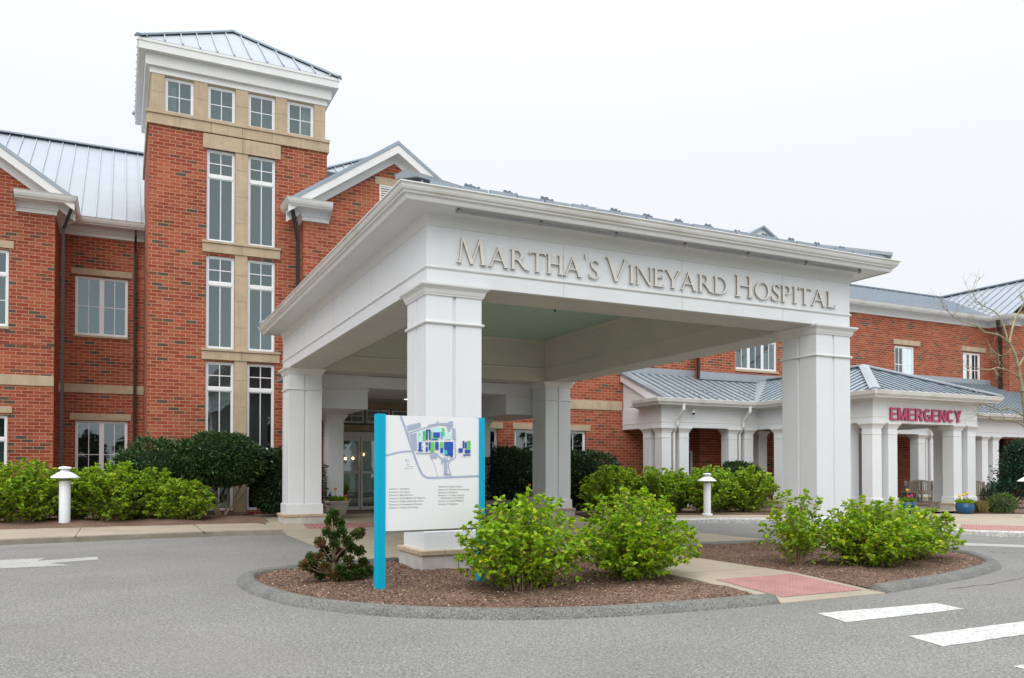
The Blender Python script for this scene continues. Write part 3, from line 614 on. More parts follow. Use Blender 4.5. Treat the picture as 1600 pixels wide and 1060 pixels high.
c4 = [(tx0 - e, TY - e, ez), (tx1 + e, TY - e, ez), (tx1 + e, TY + 5.4 + e, ez), (tx0 - e, TY + 5.4 + e, ez)]
for i in range(4): roof_face(m, [c4[i], c4[(i + 1) % 4], ap], .5, .05)
r = m.build('roof', ['roof_metal', 'seam_light'], T); m = MB()
for c in c4: cap_line(m, Vector(c) + Vector((0, 0, .03)), ap + Vector((0, 0, .03)), .13)
m.build('ridge_cap', 'roof_cap', r)
# ================================================================== RECESSED RANGE between the left gable wing and the tower
QY = 31.2
Q = thing('brick_range', 'recessed two storey brick range left of the tower under a pale standing seam roof', 'building', (-.6, QY, 0))
w1 = (xx(117.5, QY + .1, 450), xx(200, QY + .1, 450), zz(117.5, 523.5, QY + .1), zz(118, 431, QY + .1))
w2 = (xx(117.3, QY + .1, 700), xx(199, QY + .1, 700), .9, zz(117, 657, QY + .1))
m = MB(); wall(m, -12, .75, -.1, 9.6, QY, [w1 + (2,), w2 + (1,)], .12); wall(m, 6, 60, -.1, 9.6, QY + 3); sides(m, -12, 60, QY + 3, QY + 13, -.1, 9.6); m.build('wall', ['brick', 'interior_dark', 'interior_blind'], Q)
for w in (w1, w2): window(Q, w[0] + .003, w[1] - .003, w[2] + .003, w[3] - .003, QY + .07, [(1, 2, 2)], cas=2); stone(Q, w[0] - .02, w[1] + .02, w[2] - .07, w[2] - .002, QY, .05, 'sill', 1.3)
stone(Q, xx(111.3, QY, 417), xx(206.8, QY, 426), zz(111, 427.2, QY), zz(111.3, 417.7, QY), QY, .03, 'lintel', 2)
stone(Q, xx(108.7, QY, 645), xx(205, QY, 650), zz(109, 656, QY), zz(108.7, 645.3, QY), QY, .03, 'lintel', 2)
stone(Q, -2.2, .74, zz(92.5, 612.5, QY), zz(92.5, 598.9, QY), QY, .03, 'stone_band', 1.4)
cornice(Q, [(-6, QY), (.70, QY)])
m = MB(); RY = QY - .6; sl = .69; ry = 37.7; rz = 10.0 + (ry - RY) * sl
roof_face(m, [(-13, RY, 10.0), (20, RY, 10.0), (20, ry, rz), (-13, ry, rz)], .46, .05, .03)
roof_face(m, [(-13, ry + (ry - RY), 10.0), (20, ry + (ry - RY), 10.0), (20, ry, rz), (-13, ry, rz)], .46, .05, .03)
r = m.build('roof', ['roof_metal', 'seam_light'], Q); m = MB(); cap_line(m, (-13, ry, rz + .03), (20, ry, rz + .03), .2, .08); m.build('ridge_cap', 'roof_cap', r)
# small hip roof rising behind the entrance gable
hp = PY(578, 246, 34.5); a = PY(500, 266, 32.0)
m = MB(); e0 = (a.x, 32, a.z); e1 = (hp.x * 2 - a.x, 32, a.z); tp = (hp.x, 34.5, hp.z); roof_face(m, [e0, e1, tp], .45, .05); roof_face(m, [(e0[0], 37, e0[2]), e0, tp], .45, .05); roof_face(m, [e1, (e1[0], 37, e1[2]), tp], .45, .05)
r = m.build('roof', ['roof_metal', 'seam_light'], Q); m = MB(); cap_line(m, Vector(e0) + Vector((0, 0, .03)), Vector(tp) + Vector((0, 0, .03)), .14); m.build('ridge_cap', 'roof_cap', r)
downspout(Q, [(.42, QY - .42, 9.86), (.42, QY - .42, 9.6), (.42, QY - .1, 9.1), (.42, QY - .1, .1)])
# ================================================================== LEFT GABLE WING
LY = 29.1; lx1 = -1.89; lxc = -4.87; lx0 = -7.85
Lw = thing('gabled_brick_wing', 'gabled brick wing at the far left edge with white cornice return', 'building', (lxc, LY, 0))
wxr = xx(14, LY + .08, 450); a1 = (wxr - 1.9, wxr, zz(10, 511, LY + .08), zz(10, 391.5, LY + .08)); wxr2 = xx(12, LY + .08, 680); a2 = (wxr2 - 1.9, wxr2, .9, zz(8, 649.5, LY + .08))
m = MB(); wall(m, lx0, lx1, -.1, 9.55, LY, [a1, a2], .12); sides(m, lx0, lx1, LY, QY + .0, -.1, 9.55, back=False)
slg = .687; apz = 10.0 + (lxc - (lx0 - .55)) * slg; m.add([(lx0, LY, 9.55), (lx1, LY, 9.55), (lx1, LY, 9.75), (lxc, LY, apz - .5), (lx0, LY, 9.75)], [(0, 1, 2, 3, 4)]); m.build('wall', ['brick', 'interior_blind'], Lw)
for w, s2 in ((a1, [(.3, 2, 1), (.7, 2, 2)]), (a2, [(.3, 2, 1), (.7, 2, 1)])): window(Lw, w[0] + .003, w[1] - .003, w[2] + .003, w[3] - .003, LY + .06, s2, rail=.09)
stone(Lw, wxr - 2.2, xx(21.5, LY, 380), zz(10, 388, LY), zz(10, 376.5, LY), LY, .03, 'lintel', 3); stone(Lw, wxr - 1.92, wxr + .02, a1[2] - .08, a1[2] - .002, LY, .05, 'sill', 2)
stone(Lw, wxr2 - 2.2, xx(19, LY, 640), zz(8, 645.5, LY), zz(8, 635, LY), LY, .03, 'lintel', 3)
stone(Lw, lx0, lx1, zz(0, 601, LY), zz(0, 584.5, LY), LY, .03, 'stone_band', 1.4)
cornice(Lw, [(-2.95, LY), (lx1, LY), (lx1, QY - .6)])
rake(Lw, lxc, lxc - lx0 + .55, LY - .5, LY, apz, slg)
m = MB(); roof_face(m, [(lx1 + .58, LY - .5, 10.0), (lx1 + .58, 36, 10.0), (lxc, 36, apz), (lxc, LY - .5, apz)], .45); roof_face(m, [(lx0 - .58, LY - .5, 10.0), (lx0 - .58, 36, 10.0), (lxc, 36, apz), (lxc, LY - .5, apz)], .45); m.build('roof', ['roof_metal', 'seam_light'], Lw)
m = MB(); xj = xx(15.5, LY, 560); m.box(xj, xj + .012, LY - .004, LY + .01, .2, 4.1); m.box(lx0, lx1, LY - .004, LY + .01, zz(40, 539.5, LY), zz(40, 539, LY)); m.build('movement_joint', 'downspout_brown', Lw)
dx = lx1 + .22; downspout(Lw, [(lx1 + .5, LY - .25, 9.86), (lx1 + .42, LY - .25, 9.6), (dx, LY + .12, 9.15), (dx, LY + .15, .1)], r=.062)
# ================================================================== ENTRANCE WING (behind the canopy)
GY = 26.2; gx0, gx1 = 5.21, 11.2; gxc = 8.21
G = thing('entrance_wing', 'gabled brick entrance wing with automatic glass doors behind the canopy', 'building', (gxc, GY, 0))
DY = 28.4; dz0 = .13
m = MB(); m.cur = 0
# front wall with the wide entrance opening; its reveal runs back to the doors
wall(m, gx0, gx1, -.1, 9.55, GY, [(5.9, 10.75, -.05, 3.95)], depth=DY - GY, niche=DY - GY + .001, ii=0)
m.cur = 0; sides(m, gx0, gx1, GY, QY + 3, -.1, 9.55, back=False)
apg = 10.0 + (gxc - (gx0 - .55)) * slg; m.add([(gx0, GY, 9.55), (gx1, GY, 9.55), (gx1, GY, 9.75), (gxc, GY, apg - .5), (gx0, GY, 9.75)], [(0, 1, 2, 3, 4)])
m.build('wall', ['brick', 'interior_dark'], G)
# strip the plug of the opening: doors, transom lights and stone courses in front of a dark lobby
zdoor = 2.68; m = MB(); m.box(5.92, 10.73, DY - .12, DY - .02, zz(560, 674, DY), zz(560, 664.5, DY)); m.build('stone_band', 'limestone', G); m = MB(); m.box(5.92, 10.73, DY - .12, DY - .02, 3.72, 3.94); m.build('stone_band', 'limestone', G)
m = MB(); m.box(5.91, 10.74, GY + .01, DY - .13, 3.925, 3.944); m.build('porch_ceiling', 'soffit_paint', G)
m = MB(); m.box(5.92, 10.73, DY - .035, DY - .005, dz0, 3.71); m.build('lobby', 'interior_lobby', G)
for k in range(5):
    a = 5.95 + k * .95; f = MB(); y = DY - .13; b = a + .88; z0_, z1_ = 3.2, 3.69
    for q in ((a, b, z0_, z0_ + .05), (a, b, z1_ - .05, z1_), (a, a + .05, z0_ + .05, z1_ - .05), (b - .05, b, z0_ + .05, z1_ - .05), (a + .05, b - .05, (z0_ + z1_) / 2 - .012, (z0_ + z1_) / 2 + .012)): f.box(q[0], q[1], y, y + .05, q[2], q[3])
    f.box((a + b) / 2 - .0121, (a + b) / 2 + .0121, y + .001, y + .049, z0_ + .05, z1_ - .05)
    w = f.build('window', 'window_white', G); p_ = MB(); p_.quad((a + .05, y + .03, z0_ + .05), (b - .05, y + .03, z0_ + .05), (b - .05, y + .03, z1_ - .05), (a + .05, y + .03, z1_ - .05)); p_.build('pane', 'glass_door', w)
xd = [6.62, 7.66, 8.70, 9.74]
m = MB(); m.box(5.92, 10.73, DY - .13, DY - .04, zdoor, zz(560, 675, DY) - .01); m.build('door_header', 'window_white', G)
for k, a in enumerate(xd):
    b = a + 1.03; f = MB(); y = DY - .12 - (.05 if k in (1, 2) else 0); zm = zz(530, 738, DY)
    for q in ((a, a + .07, dz0, zdoor - .003), (b - .07, b, dz0, zdoor - .003), (a + .07, b - .07, dz0, dz0 + .12), (a + .07, b - .07, zdoor - .12, zdoor - .003), (a + .07, b - .07, zm - .05, zm + .04)): f.box(q[0], q[1], y, y + .045, q[2], q[3])
    d = f.build('door', 'window_white', G); p_ = MB(); p_.quad((a + .07, y + .02, dz0 + .1), (b - .07, y + .02, dz0 + .1), (b - .07, y + .02, zdoor - .1), (a + .07, y + .02, zdoor - .1)); p_.build('pane', 'glass_door', d)
    if k == 0:
        s_ = MB(); c = PY(555, 733, y); s_.box(c.x - .07, c.x + .07, y - .004, y + .01, c.z - .13, c.z + .11); p_ = s_.build('notice', 'paper', d); s_ = MB()
        s_.lathe([(.045, 0), (.045, .004), (.035, .004), (.035, 0)], n=20); s_.v = [(c.x + v[0], y - .005 - v[2], c.z + .03 + v[1]) for v in s_.v]; s_.build('no_smoking_symbol', 'sticker_red', d)
for k, (px, py) in enumerate(((539.5, 717), (551.5, 716.5), (568, 710.5))):
    c = PY(px, py, DY - .10); b_ = MB(); b_.lathe([(.001, -.05), (.035, -.03), (.045, 0), (.03, .04), (.001, .05)], c, 12); b_.build('pendant_lamp', 'bulb_warm', G, smooth=True)
# upper openings and cornice
stone(G, 7.55, 9.15, zz(594, 288.5, GY), zz(594, 277, GY), GY, .03, 'lintel', 2)
m = MB(); vz0, vz1 = zz(600, 330, GY), zz(600, 290, GY); m.cur = 0; m.box(7.7, 9.0, GY - .03, GY - .003, vz0, vz0 + .05); m.box(7.7, 9.0, GY - .03, GY - .003, vz1 - .05, vz1); m.box(7.7, 7.75, GY - .03, GY - .003, vz0 + .05, vz1 - .05); m.box(8.95, 9.0, GY - .03, GY - .003, vz0 + .05, vz1 - .05)
k = vz0 + .07
while k < vz1 - .08: m.add([(7.75, GY - .03, k), (8.95, GY - .03, k), (8.95, GY - .004, k + .05), (7.75, GY - .004, k + .05)], [(0, 1, 2, 3)]); k += .075
m.build('louvre_vent', 'white_trim', G)
m = MB(); m.sweep([(gx0, TY + 1.2), (gx0, GY), (6.02, GY)], FRZ, False); m.build('cornice', 'white_trim', G)
m = MB(); m.sweep([(gx0, TY + 1.2), (gx0, GY), (6.02, GY)], GUT, False); m.build('gutter', 'gutter_white', G)
rake(G, gxc, gxc - gx0 + .55, GY - .45, GY, apg, slg)
m = MB(); roof_face(m, [(gx0 - .58, GY - .4, 10.0), (gx0 - .58, 36, 10.0), (gxc, 36, apg), (gxc, GY - .4, apg)], .45); roof_face(m, [(gx1 + .58, GY - .4, 10.0), (gx1 + .58, 36, 10.0), (gxc, 36, apg), (gxc, GY - .4, apg)], .45); m.build('roof', ['roof_metal', 'seam_light'], G)
stone(G, gx0, gx1, 4.0, 4.3, GY, .03, 'stone_band', 1.4)
a = PY(466, 400, GY - .1); downspout(G, [(gx0 - .45, GY - .25, 9.86), (gx0 - .36, GY - .2, 9.65), (a.x, GY - .05, 8.8), (a.x, GY - .05, .2)], r=.062)
# ================================================================== MIDDLE RANGE right of the entrance
MY = 27.4
Mi = thing('brick_range', 'two storey brick range right of the entrance, its lower wall behind the porch', 'building', (15, MY, 0))
mw = (13.30, 16.40, .95, 3.06); mw0 = (11.35, 12.60, .95, 3.06); ux0, ux1 = xx(1147, 27.15, 560), xx(1212, 27.15, 560); uz = zz(1147, 577, 27.15)
lobby = (24.2, 25.2, .15, 2.4)
m = MB(); wall(m, gx1, 21.7, -.1, 9.6, MY, [mw, mw0, (20.7, 22.0 - .35, .15, 2.35), (18.4, 19.7, uz, uz + 2.1)], .12); wall(m, 21.7, 28.2, -.1, 9.6, 27.05, [(ux0, ux1, uz, uz + 2.1)], .12)
m.quad((21.7, 27.05, -.1), (21.7, MY, -.1), (21.7, MY, 9.6), (21.7, 27.05, 9.6)); sides(m, 28.2, 28.2, 27.05, 31, -.1, 9.6, back=False); m.build('wall', ['brick', 'interior_dark'], Mi)
window(Mi, mw[0] + .003, mw[1] - .003, mw[2] + .003, mw[3] - .003, MY + .07, [(1, 2, 1)], cas=3); window(Mi, mw0[0] + .003, mw0[1] - .003, mw0[2] + .003, mw0[3] - .003, MY + .07, [(1, 2, 1)], cas=1)
window(Mi, ux0 + .003, ux1 - .003, uz + .003, uz + 2.097, 27.05 + .07, [(.4, 2, 1), (.6, 2, 1)], cas=3, rail=.04); stone(Mi, ux0 - .05, ux1 + .05, uz - .1, uz - .002, 27.05, .05, 'sill', 2)
window(Mi, 18.403, 19.697, uz + .003, uz + 2.097, MY + .07, [(1, 2, 2)], cas=2); stone(Mi, 18.35, 19.75, uz - .1, uz - .002, MY, .05, 'sill', 2)
window(Mi, 20.703, 21.647, .153, 2.347, MY + .06, [(1, 1, 1)], cas=1, gm='glass_door')
for a, b in ((758, 785.5), (801, 922)): 
    p, q = PY(a, 662, MY), PY(b, 666, MY); stone(Mi, max(p.x if a > 760 else 11.25, 11.25), q.x, 3.07, 3.30, MY, .03, 'lintel', 1.5)
stone(Mi, gx1 + .03, 18.08, zz(889.8, 639, MY), zz(889.8, 624.4, MY), MY, .03, 'stone_band', 1.4)
for w in (mw, mw0): stone(Mi, w[0] - .03, w[1] + .03, w[2] - .08, w[2] - .002, MY, .05, 'sill', 2)
cornice(Mi, [(gx1, MY), (21.7, MY), (21.7, 27.05), (28.2, 27.05), (28.2, 31)])
a = PY(1093, 570, 27.0); downspout(Mi, [(a.x - .1, 26.95, 9.7), (a.x - .1, 26.95, 5.35)], r=.065)
# ================================================================== FAR RANGE with its right-hand hipped wing
FY = 29.6; fx1 = 44.27; f0 = 28.2
Fr = thing('brick_range', 'long brick range above the emergency porch with two upper casement windows', 'building', (36, FY, 0))
fw = []
for (pa, pb, pt, pbt) in ((1395.8, 1427, 541, 598.5), (1502.5, 1530.5, 549, 606)): p = PY(pa, pt, FY + .08); q = PY(pb, pbt, FY + .08); fw.append((p.x, q.x, 6.17, 8.12))
m = MB(); wall(m, f0, fx1, -.1, 9.62, FY, fw, .12); 
yw = 28.42; m.quad((fx1, FY, -.1), (fx1, yw, -.1), (fx1, yw, 9.62), (fx1, FY, 9.62)); wall(m, fx1, 52, -.1, 9.62, yw); m.add([(fx1, yw, 9.62), (52, yw, 9.62), (47.77, yw, 12.2)], [(0, 1, 2)]); m.build('wall', ['brick', 'interior_blind'], Fr)
for w in fw:
    window(Fr, w[0] + .003, w[1] - .003, w[2] + .003, w[3] - .003, FY + .05, [(1, 2, 2)], cas=2, fr=.09, mun=.04, curtain=(.60, .70)); stone(Fr, w[0] - .12, w[1] + .42, w[3] + .06, w[3] + .32, FY, .05, 'lintel', 3); stone(Fr, w[0], w[1] + .1, w[2] - .1, w[2] - .002, FY, .05, 'sill', 2)
cornice(Fr, [(f0, FY), (fx1, FY), (fx1, yw), (45.3, yw)], dz=.1)
m = MB(); fry, frz = 34.9, 12.62; roof_face(m, [(f0 - 8, FY - .6, 10.1), (fx1 + .6, FY - .6, 10.1), (fx1 + 3, fry, frz), (f0 - 8, fry, frz)], .46, .05)
xr = 47.77; roof_face(m, [(fx1 - .62, yw - .5, 10.1), (fx1 - .62, 36.2, 10.1), (xr, 36.2, 12.72), (xr, yw - .5, 12.72)], .60, .06, .05); roof_face(m, [(xr + 4.1, yw - .5, 10.1), (xr + 4.1, 36.2, 10.1), (xr, 36.2, 12.72), (xr, yw - .5, 12.72)], .6, .06, .05)
r = m.build('roof', ['roof_metal', 'seam_light'], Fr); m = MB(); cap_line(m, (f0 - 8, fry, frz + .03), (fx1 + 3, fry, frz + .03), .2, .1); cap_line(m, (xr, 36.2, 12.75), (xr, yw - .5, 12.75), .2, .1); m.build('ridge_cap', 'roof_dark', r)
downspout(Fr, [(fx1 - .45, yw + .35, 9.95), (fx1 - .35, yw + .4, 9.7), (fx1 - .12, yw + .45, 9.1), (fx1 - .12, yw + .45, .2)], r=.10)
# dormer peak beyond the canopy roof
m = MB(); p = PY(1190, 353.5, 36); hw = 1.1; dzp = .62
m.add([(p.x - hw * .8, 36, p.z - dzp * .8 - .12), (p.x + hw * .8, 36, p.z - dzp * .8 - .12), (p.x, 36, p.z - .12)], [(0, 1, 2)]); m.box(p.x - .95, p.x + .95, 36.002, 38.5, p.z - 3.0, p.z - dzp * .8 - .15)
d = m.build('dormer', 'white_trim', Fr); m = MB()
for s_ in (-1, 1): m.prism([(p.x, p.z), (p.x + s_ * hw, p.z - dzp), (p.x + s_ * hw, p.z - dzp - .12), (p.x, p.z - .12)], 35.8, 38.5, 'y')
m.build('dormer_roof', 'roof_cap', d)
# ================================================================== ENTRANCE CANOPY
cx0, cx1, cy0, cy1 = 4.006, 12.61, 11.204, 22.87; CW = .88
K = thing('entrance_canopy', 'large white drive-through canopy on four square columns with serif lettering on its fascia', 'canopy', (8.3, cy0, 0))
def groove_poly(x0, x1, y0, y1, g=.024, d=.03):
    mx, my = (x0 + x1) / 2, (y0 + y1) / 2
    return [(x0, y0), (mx - g, y0), (mx - g, y0 + d), (mx + g, y0 + d), (mx + g, y0), (x1, y0), (x1, my - g), (x1 - d, my - g), (x1 - d, my + g), (x1, my + g), (x1, y1), (mx + g, y1), (mx + g, y1 - d), (mx - g, y1 - d), (mx - g, y1), (x0, y1), (x0, my + g), (x0 + d, my + g), (x0 + d, my - g), (x0, my - g)]
CAPP = [(0, 4.08), (.02, 4.085), (.025, 4.105), (.035, 4.12), (.05, 4.17), (.085, 4.205), (.10, 4.215), (.105, 4.23), (.105, 4.252), (0, 4.256)]
def column(par, x0, x1, y0, y1, zb=.04):
    s_ = MB(); s_.prism(groove_poly(x0, x1, y0, y1), .6, 4.235); c = s_.build('column', 'white_panel', par, bevel=.006)
    r = rect(x0, x1, y0, y1)
    m = MB(); m.sweep(r, CAPP); m.build('capital', 'white_trim', c)
    m = MB(); m.sweep(r, [(-.01, 3.66), (.02, 3.662), (.032, 3.675), (.034, 3.69), (.02, 3.705), (-.01, 3.707)]); m.build('bead_moulding', 'white_trim', c, smooth=False)
    m = MB(); m.sweep(r, [(.035, .345), (.035, .612), (.028, .62), (-.03, .622)]); m.build('plinth', 'white_panel', c)
    m = MB(); w = x1 - x0 + .24; 
    for side in range(4):
        pass
    X0, X1, Y0, Y1 = x0 - .12, x1 + .12, y0 - .13, y1 + .12
    n = 3
    for i in range(n):
        a = X0 + (X1 - X0) * i / n + (.003 if i else 0); b = X0 + (X1 - X0) * (i + 1) / n - (.003 if i < n - 1 else 0); m.box(a, b, Y0, Y0 + .2, .275, .35); m.box(a, b, Y1 - .2, Y1, .275, .35)
    for i in range(4):
        a = Y0 + .2 + (Y1 - Y0 - .4) * i / 4 + .003; b = Y0 + .2 + (Y1 - Y0 - .4) * (i + 1) / 4 - .003; m.box(X0, X0 + .2, a, b, .275, .35); m.box(X1 - .2, X1, a, b, .275, .35)
    m.build('stone_coping', 'limestone', c, bevel=.012)
    m = MB(); q = .025; m.box(X0 + q, X1 - q - .45 * (X1 - X0), Y0 + q, Y1 - q, zb - .1, .276); m.box(X1 - q - .45 * (X1 - X0) + .008, X1 - q, Y0 + q, Y1 - q, zb - .1, .276); m.build('stone_base', 'stone_block', c, bevel=.01)
    return c
for (a, b) in ((cx0, cy0), (cx1 - CW, cy0), (cx0, cy1 - CW), (cx1 - CW, cy1 - CW)): column(K, a, a + CW, b, b + CW, .04 if b < 15 else .12)
# beams (box girders) with a half-round moulding on both faces
BZ0, BZ1 = 4.256, 5.52
def beam(x0, x1, y0, y1):
    m = MB(); m.box(x0, x1, y0, y1, BZ0, BZ1); return m.build('beam', 'white_panel', K)
beam(cx0 + .004, cx1 - .004, cy0 + .004, cy0 + CW - .004); beam(cx0 + .004, cx1 - .004, cy1 - CW + .004, cy1 - .004); beam(cx0 + .004, cx0 + CW - .004, cy0 + CW, cy1 - CW); beam(cx1 - CW + .004, cx1 - .004, cy0 + CW, cy1 - CW)
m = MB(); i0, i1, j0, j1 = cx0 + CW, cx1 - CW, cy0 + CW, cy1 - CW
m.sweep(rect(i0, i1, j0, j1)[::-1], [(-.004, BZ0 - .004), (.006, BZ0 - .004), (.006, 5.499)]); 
m.build('beam_shade_panel', 'lining_shade', K)  # thin panels added over the white beams to carry the shade tone
m = MB(); w_ = CW - .03
for q in ((cx0 + CW + .12, cx1 - CW - .12, cy0 + .03, cy0 + w_), (cx0 + CW + .12, cx1 - CW - .12, cy1 - w_, cy1 - .03), (cx0 + .03, cx0 + w_, cy0 + CW + .12, cy1 - CW - .12), (cx1 - w_, cx1 - .03, cy0 + CW + .12, cy1 - CW - .12)): m.box(*q, BZ0 - .012, BZ0 - .001)
m.build('beam_soffit', 'soffit_paint', K)
ro = rect(cx0, cx1, cy0, cy1); ri = rect(cx0 + CW, cx1 - CW, cy0 + CW, cy1 - CW)[::-1]
MLD = [(-.004, 4.475), (.012, 4.478), (.022, 4.49), (.022, 4.505), (.012, 4.517), (-.004, 4.52)]
m = MB(); m.sweep(ro, MLD); m.build('moulding', 'white_trim', K); m = MB(); m.sweep(ri, [(a + .008, b + .14) for a, b in MLD]); m.build('moulding', 'lining_shade', K)
m = MB()
for x in (6.3, 8.62, 10.9): m.box(x, x + .006, cy0 - .0006, cy0 + .02, 4.53, 5.10); m.box(x, x + .006, cy0 - .0006, cy0 + .02, BZ0 + .005, 4.47)
for y in (14.1, 17.0, 19.9): m.box(cx0 - .0006, cx0 + .02, y, y + .006, 4.53, 5.10)
m.build('panel_joint', 'soffit_paint', K)
roE = rect(cx0, cx1 + .12, cy0, cy1)
m = MB(); m.sweep(ro, [(-.006, 5.10), (.012, 5.105), (.012, 5.12), (.03, 5.20), (.055, 5.262)])
qa = [(cx0 - .055, cy0 - .055), (cx1 + .055, cy0 - .055), (cx1 + .055, cy1 + .055), (cx0 - .055, cy1 + .055)]; qb = [(cx0 - .43, cy0 - .43), (cx1 + .55, cy0 - .43), (cx1 + .55, cy1 + .43), (cx0 - .43, cy1 + .43)]
m.add([(x, y, 5.262) for x, y in qa] + [(x, y, 5.30) for x, y in qb], [(i, (i + 1) % 4, 4 + (i + 1) % 4, 4 + i) for i in range(4)]); m.build('soffit', 'white_trim', K)
m = MB(); m.sweep(roE, [(.43, 5.295), (.44, 5.285), (.455, 5.285), (.465, 5.30), (.48, 5.345), (.50, 5.36), (.505, 5.37)]); m.build('crown_moulding', 'white_trim', K)
m = MB(); m.sweep(roE, [(.50, 5.362), (.515, 5.362), (.52, 5.385), (.545, 5.40), (.56, 5.43), (.565, 5.46), (.575, 5.475), (.59, 5.478), (.59, 5.495), (.57, 5.495), (.565, 5.47), (.45, 5.44)]); m.build('gutter', 'gutter_white', K)
m = MB(); m.box(cx0 + CW, cx1 - CW, cy0 + CW, cy1 - CW, 5.50, 5.53); ce = m.build('ceiling', 'ceiling_green', K)
m = MB(); m.sweep(rect(cx0 + CW, cx1 - CW, cy0 + CW, cy1 - CW)[::-1], [(0, 5.40), (.025, 5.41), (.03, 5.44), (.06, 5.46), (.06, 5.499), (0, 5.4995)]); m.build('cove_moulding', 'lining_shade', K)
for (x, y) in ((7.2, 14.5), (9.6, 17.5), (6.9, 19.2)):
    m = MB(); m.lathe([(.0, .0), (.05, 0), (.045, -.015), (.018, -.02), (.014, -.06), (.035, -.065), (.03, -.075), (0, -.075)], (x, y, 5.5), 12); m.build('sprinkler', 'black_plastic', K, smooth=True)
# linear light under the front soffit
a, b = PZ(711, 328, 5.28), PZ(1347, 422, 5.28); m = MB(); yy = (a.y + b.y) / 2; m.box(a.x, b.x, yy - .018, yy + .018, 5.235, 5.268)
for k in range(7): x = a.x + .02 + (b.x - a.x - .06) * k / 6; m.box(x, x + .03, yy - .028, yy + .028, 5.228, 5.30)
m.build('light_rail', 'grey_metal', K)
# hipped metal roof
m = MB(); ov = .47; ez = 5.50; sl = .30; hw = (cx1 - cx0) / 2 + ov; rz = ez + hw * sl; c4 = [(cx0 - ov, cy0 - ov, ez), (cx1 + .12 + ov, cy0 - ov, ez), (cx1 + .12 + ov, cy1 + ov, ez), (cx0 - ov, cy1 + ov, ez)]
ra, rb = (8.308, cy0 - ov + hw, rz), (8.308, cy1 + ov - hw, rz)
roof_face(m, [c4[0], c4[1], ra], .46, .06, .035); roof_face(m, [c4[1], c4[2], rb, ra], .46, .06, .035); roof_face(m, [c4[2], c4[3], rb], .46, .06, .035); roof_face(m, [c4[3], c4[0], ra, rb], .46, .06, .035)
rf = m.build('roof', ['roof_metal', 'seam_light'], K)
m = MB()
for c, t in ((c4[0], ra), (c4[1], ra), (c4[2], rb), (c4[3], rb)): cap_line(m, Vector(c) + Vector((0, 0, .10)), Vector(t) + Vector((0, 0, .08)), .17, .08)
cap_line(m, Vector(ra) + Vector((0, 0, .08)), Vector(rb) + Vector((0, 0, .08)), .17, .07); m.build('ridge_cap', 'roof_metal', rf)
m = MB()   # wavy eave closure strip
x = c4[0][0] + .35
while x < c4[1][0] - .3: m.box(x, x + .43, cy0 - ov - .012, cy0 - ov + .03, ez - .03, ez + .075 + .012 * (int(x * 7) % 2)); x += .46
m.build('eave_flashing', 'roof_cap', rf)
def snow_guard(x, y, z, par, s=1.):
    m = MB(); prof = []
    for k in range(13):
        a = math.pi * k / 12; r = .092 * s * (1 + .16 * math.cos(6 * a)); prof.append((x + r * math.cos(a), z + r * math.sin(a) * 1.05))
    m.prism(prof, y, y + .018, 'y'); m.box(x - .02, x + .02, y + .018, y + .12, z - .005, z + .012); return m.build('snow_guard', 'seam_metal', par)
for row, dy in ((0, .03), (1, .28), (2, .6)):
    x = c4[0][0] + .95 + row * .23
    while x < c4[1][0] - .6 - row * .5:
        if random.random() < .85: snow_guard(x, cy0 - ov + dy, ez + dy * sl + .035, rf, 1.0)
        x += .62
# low link between canopy and entrance: two side boxes and a raised ceiling
m = MB(); m.box(4.95, 6.42, 22.95, 26.19, 3.28, 4.25); m.box(10.85, 12.5, 22.95, 26.19, 3.28, 4.25); m.box(6.422, 10.848, 22.96, 26.18, 3.90, 4.24); lk = m.build('link_box', 'white_panel', K)
m = MB(); m.box(4.95, 6.46, 22.90, 22.949, 3.79, 3.83); m.build('moulding', 'white_trim', K); m = MB(); m.box(10.81, 12.5, 22.90, 22.949, 3.79, 3.83); m.build('moulding', 'white_trim', K)
m = MB(); m.box(4.4, 12.6, 22.9, 26.19, 4.26, 4.34); m.build('link_roof', 'roof_dark', K)
for (px, py) in ((618, 629),): 
    c = PZ(px, py, 3.89); m = MB(); m.lathe([(0, .0), (.07, 0), (.085, -.004), (.085, .01)], (c.x, min(c.y, 26.0), 3.892), 18); m.build('downlight', 'downlight', K)
def small_column(par, x0, y0, s, zt, zb=.12, plz=.35, plh=.58, name='column', base=True):
    m = MB(); m.box(x0, x0 + s, y0, y0 + s, plh - .02, zt); c = m.build(name, 'white_panel', par, bevel=.006); r = rect(x0, x0 + s, y0, y0 + s); k = s / .44
    m = MB(); m.sweep(r, [(0, zt - .20), (.012, zt - .195), (.02, zt - .16), (.055 * k, zt - .09), (.09 * k, zt - .05), (.095 * k, zt - .045), (.095 * k, zt - .002), (0, zt - .001)]); m.sweep(r, [(-.003, zt - .40), (.014, zt - .395), (.014, zt - .375), (-.003, zt - .37)]); m.build('capital', 'white_trim', c)
    m = MB(); m.sweep(r, [(.03, plz), (.03, plh - .006), (.022, plh), (-.02, plh + .001)]); m.build('plinth', 'white_panel', c)
    if base: m = MB(); m.box(x0 - .09, x0 + s + .09, y0 - .09, y0 + s + .09, plz - .07, plz); m.build('stone_coping', 'limestone', c, bevel=.01); m = MB(); m.box(x0 - .075, x0 + s + .075, y0 - .075, y0 + s + .075, zb - .06, plz - .068); m.build('stone_base', 'stone_block', c, bevel=.008)
    return c
small_column(K, 5.85, 25.55, .52, 3.28); small_column(K, 10.95, 25.55, .52, 3.28)
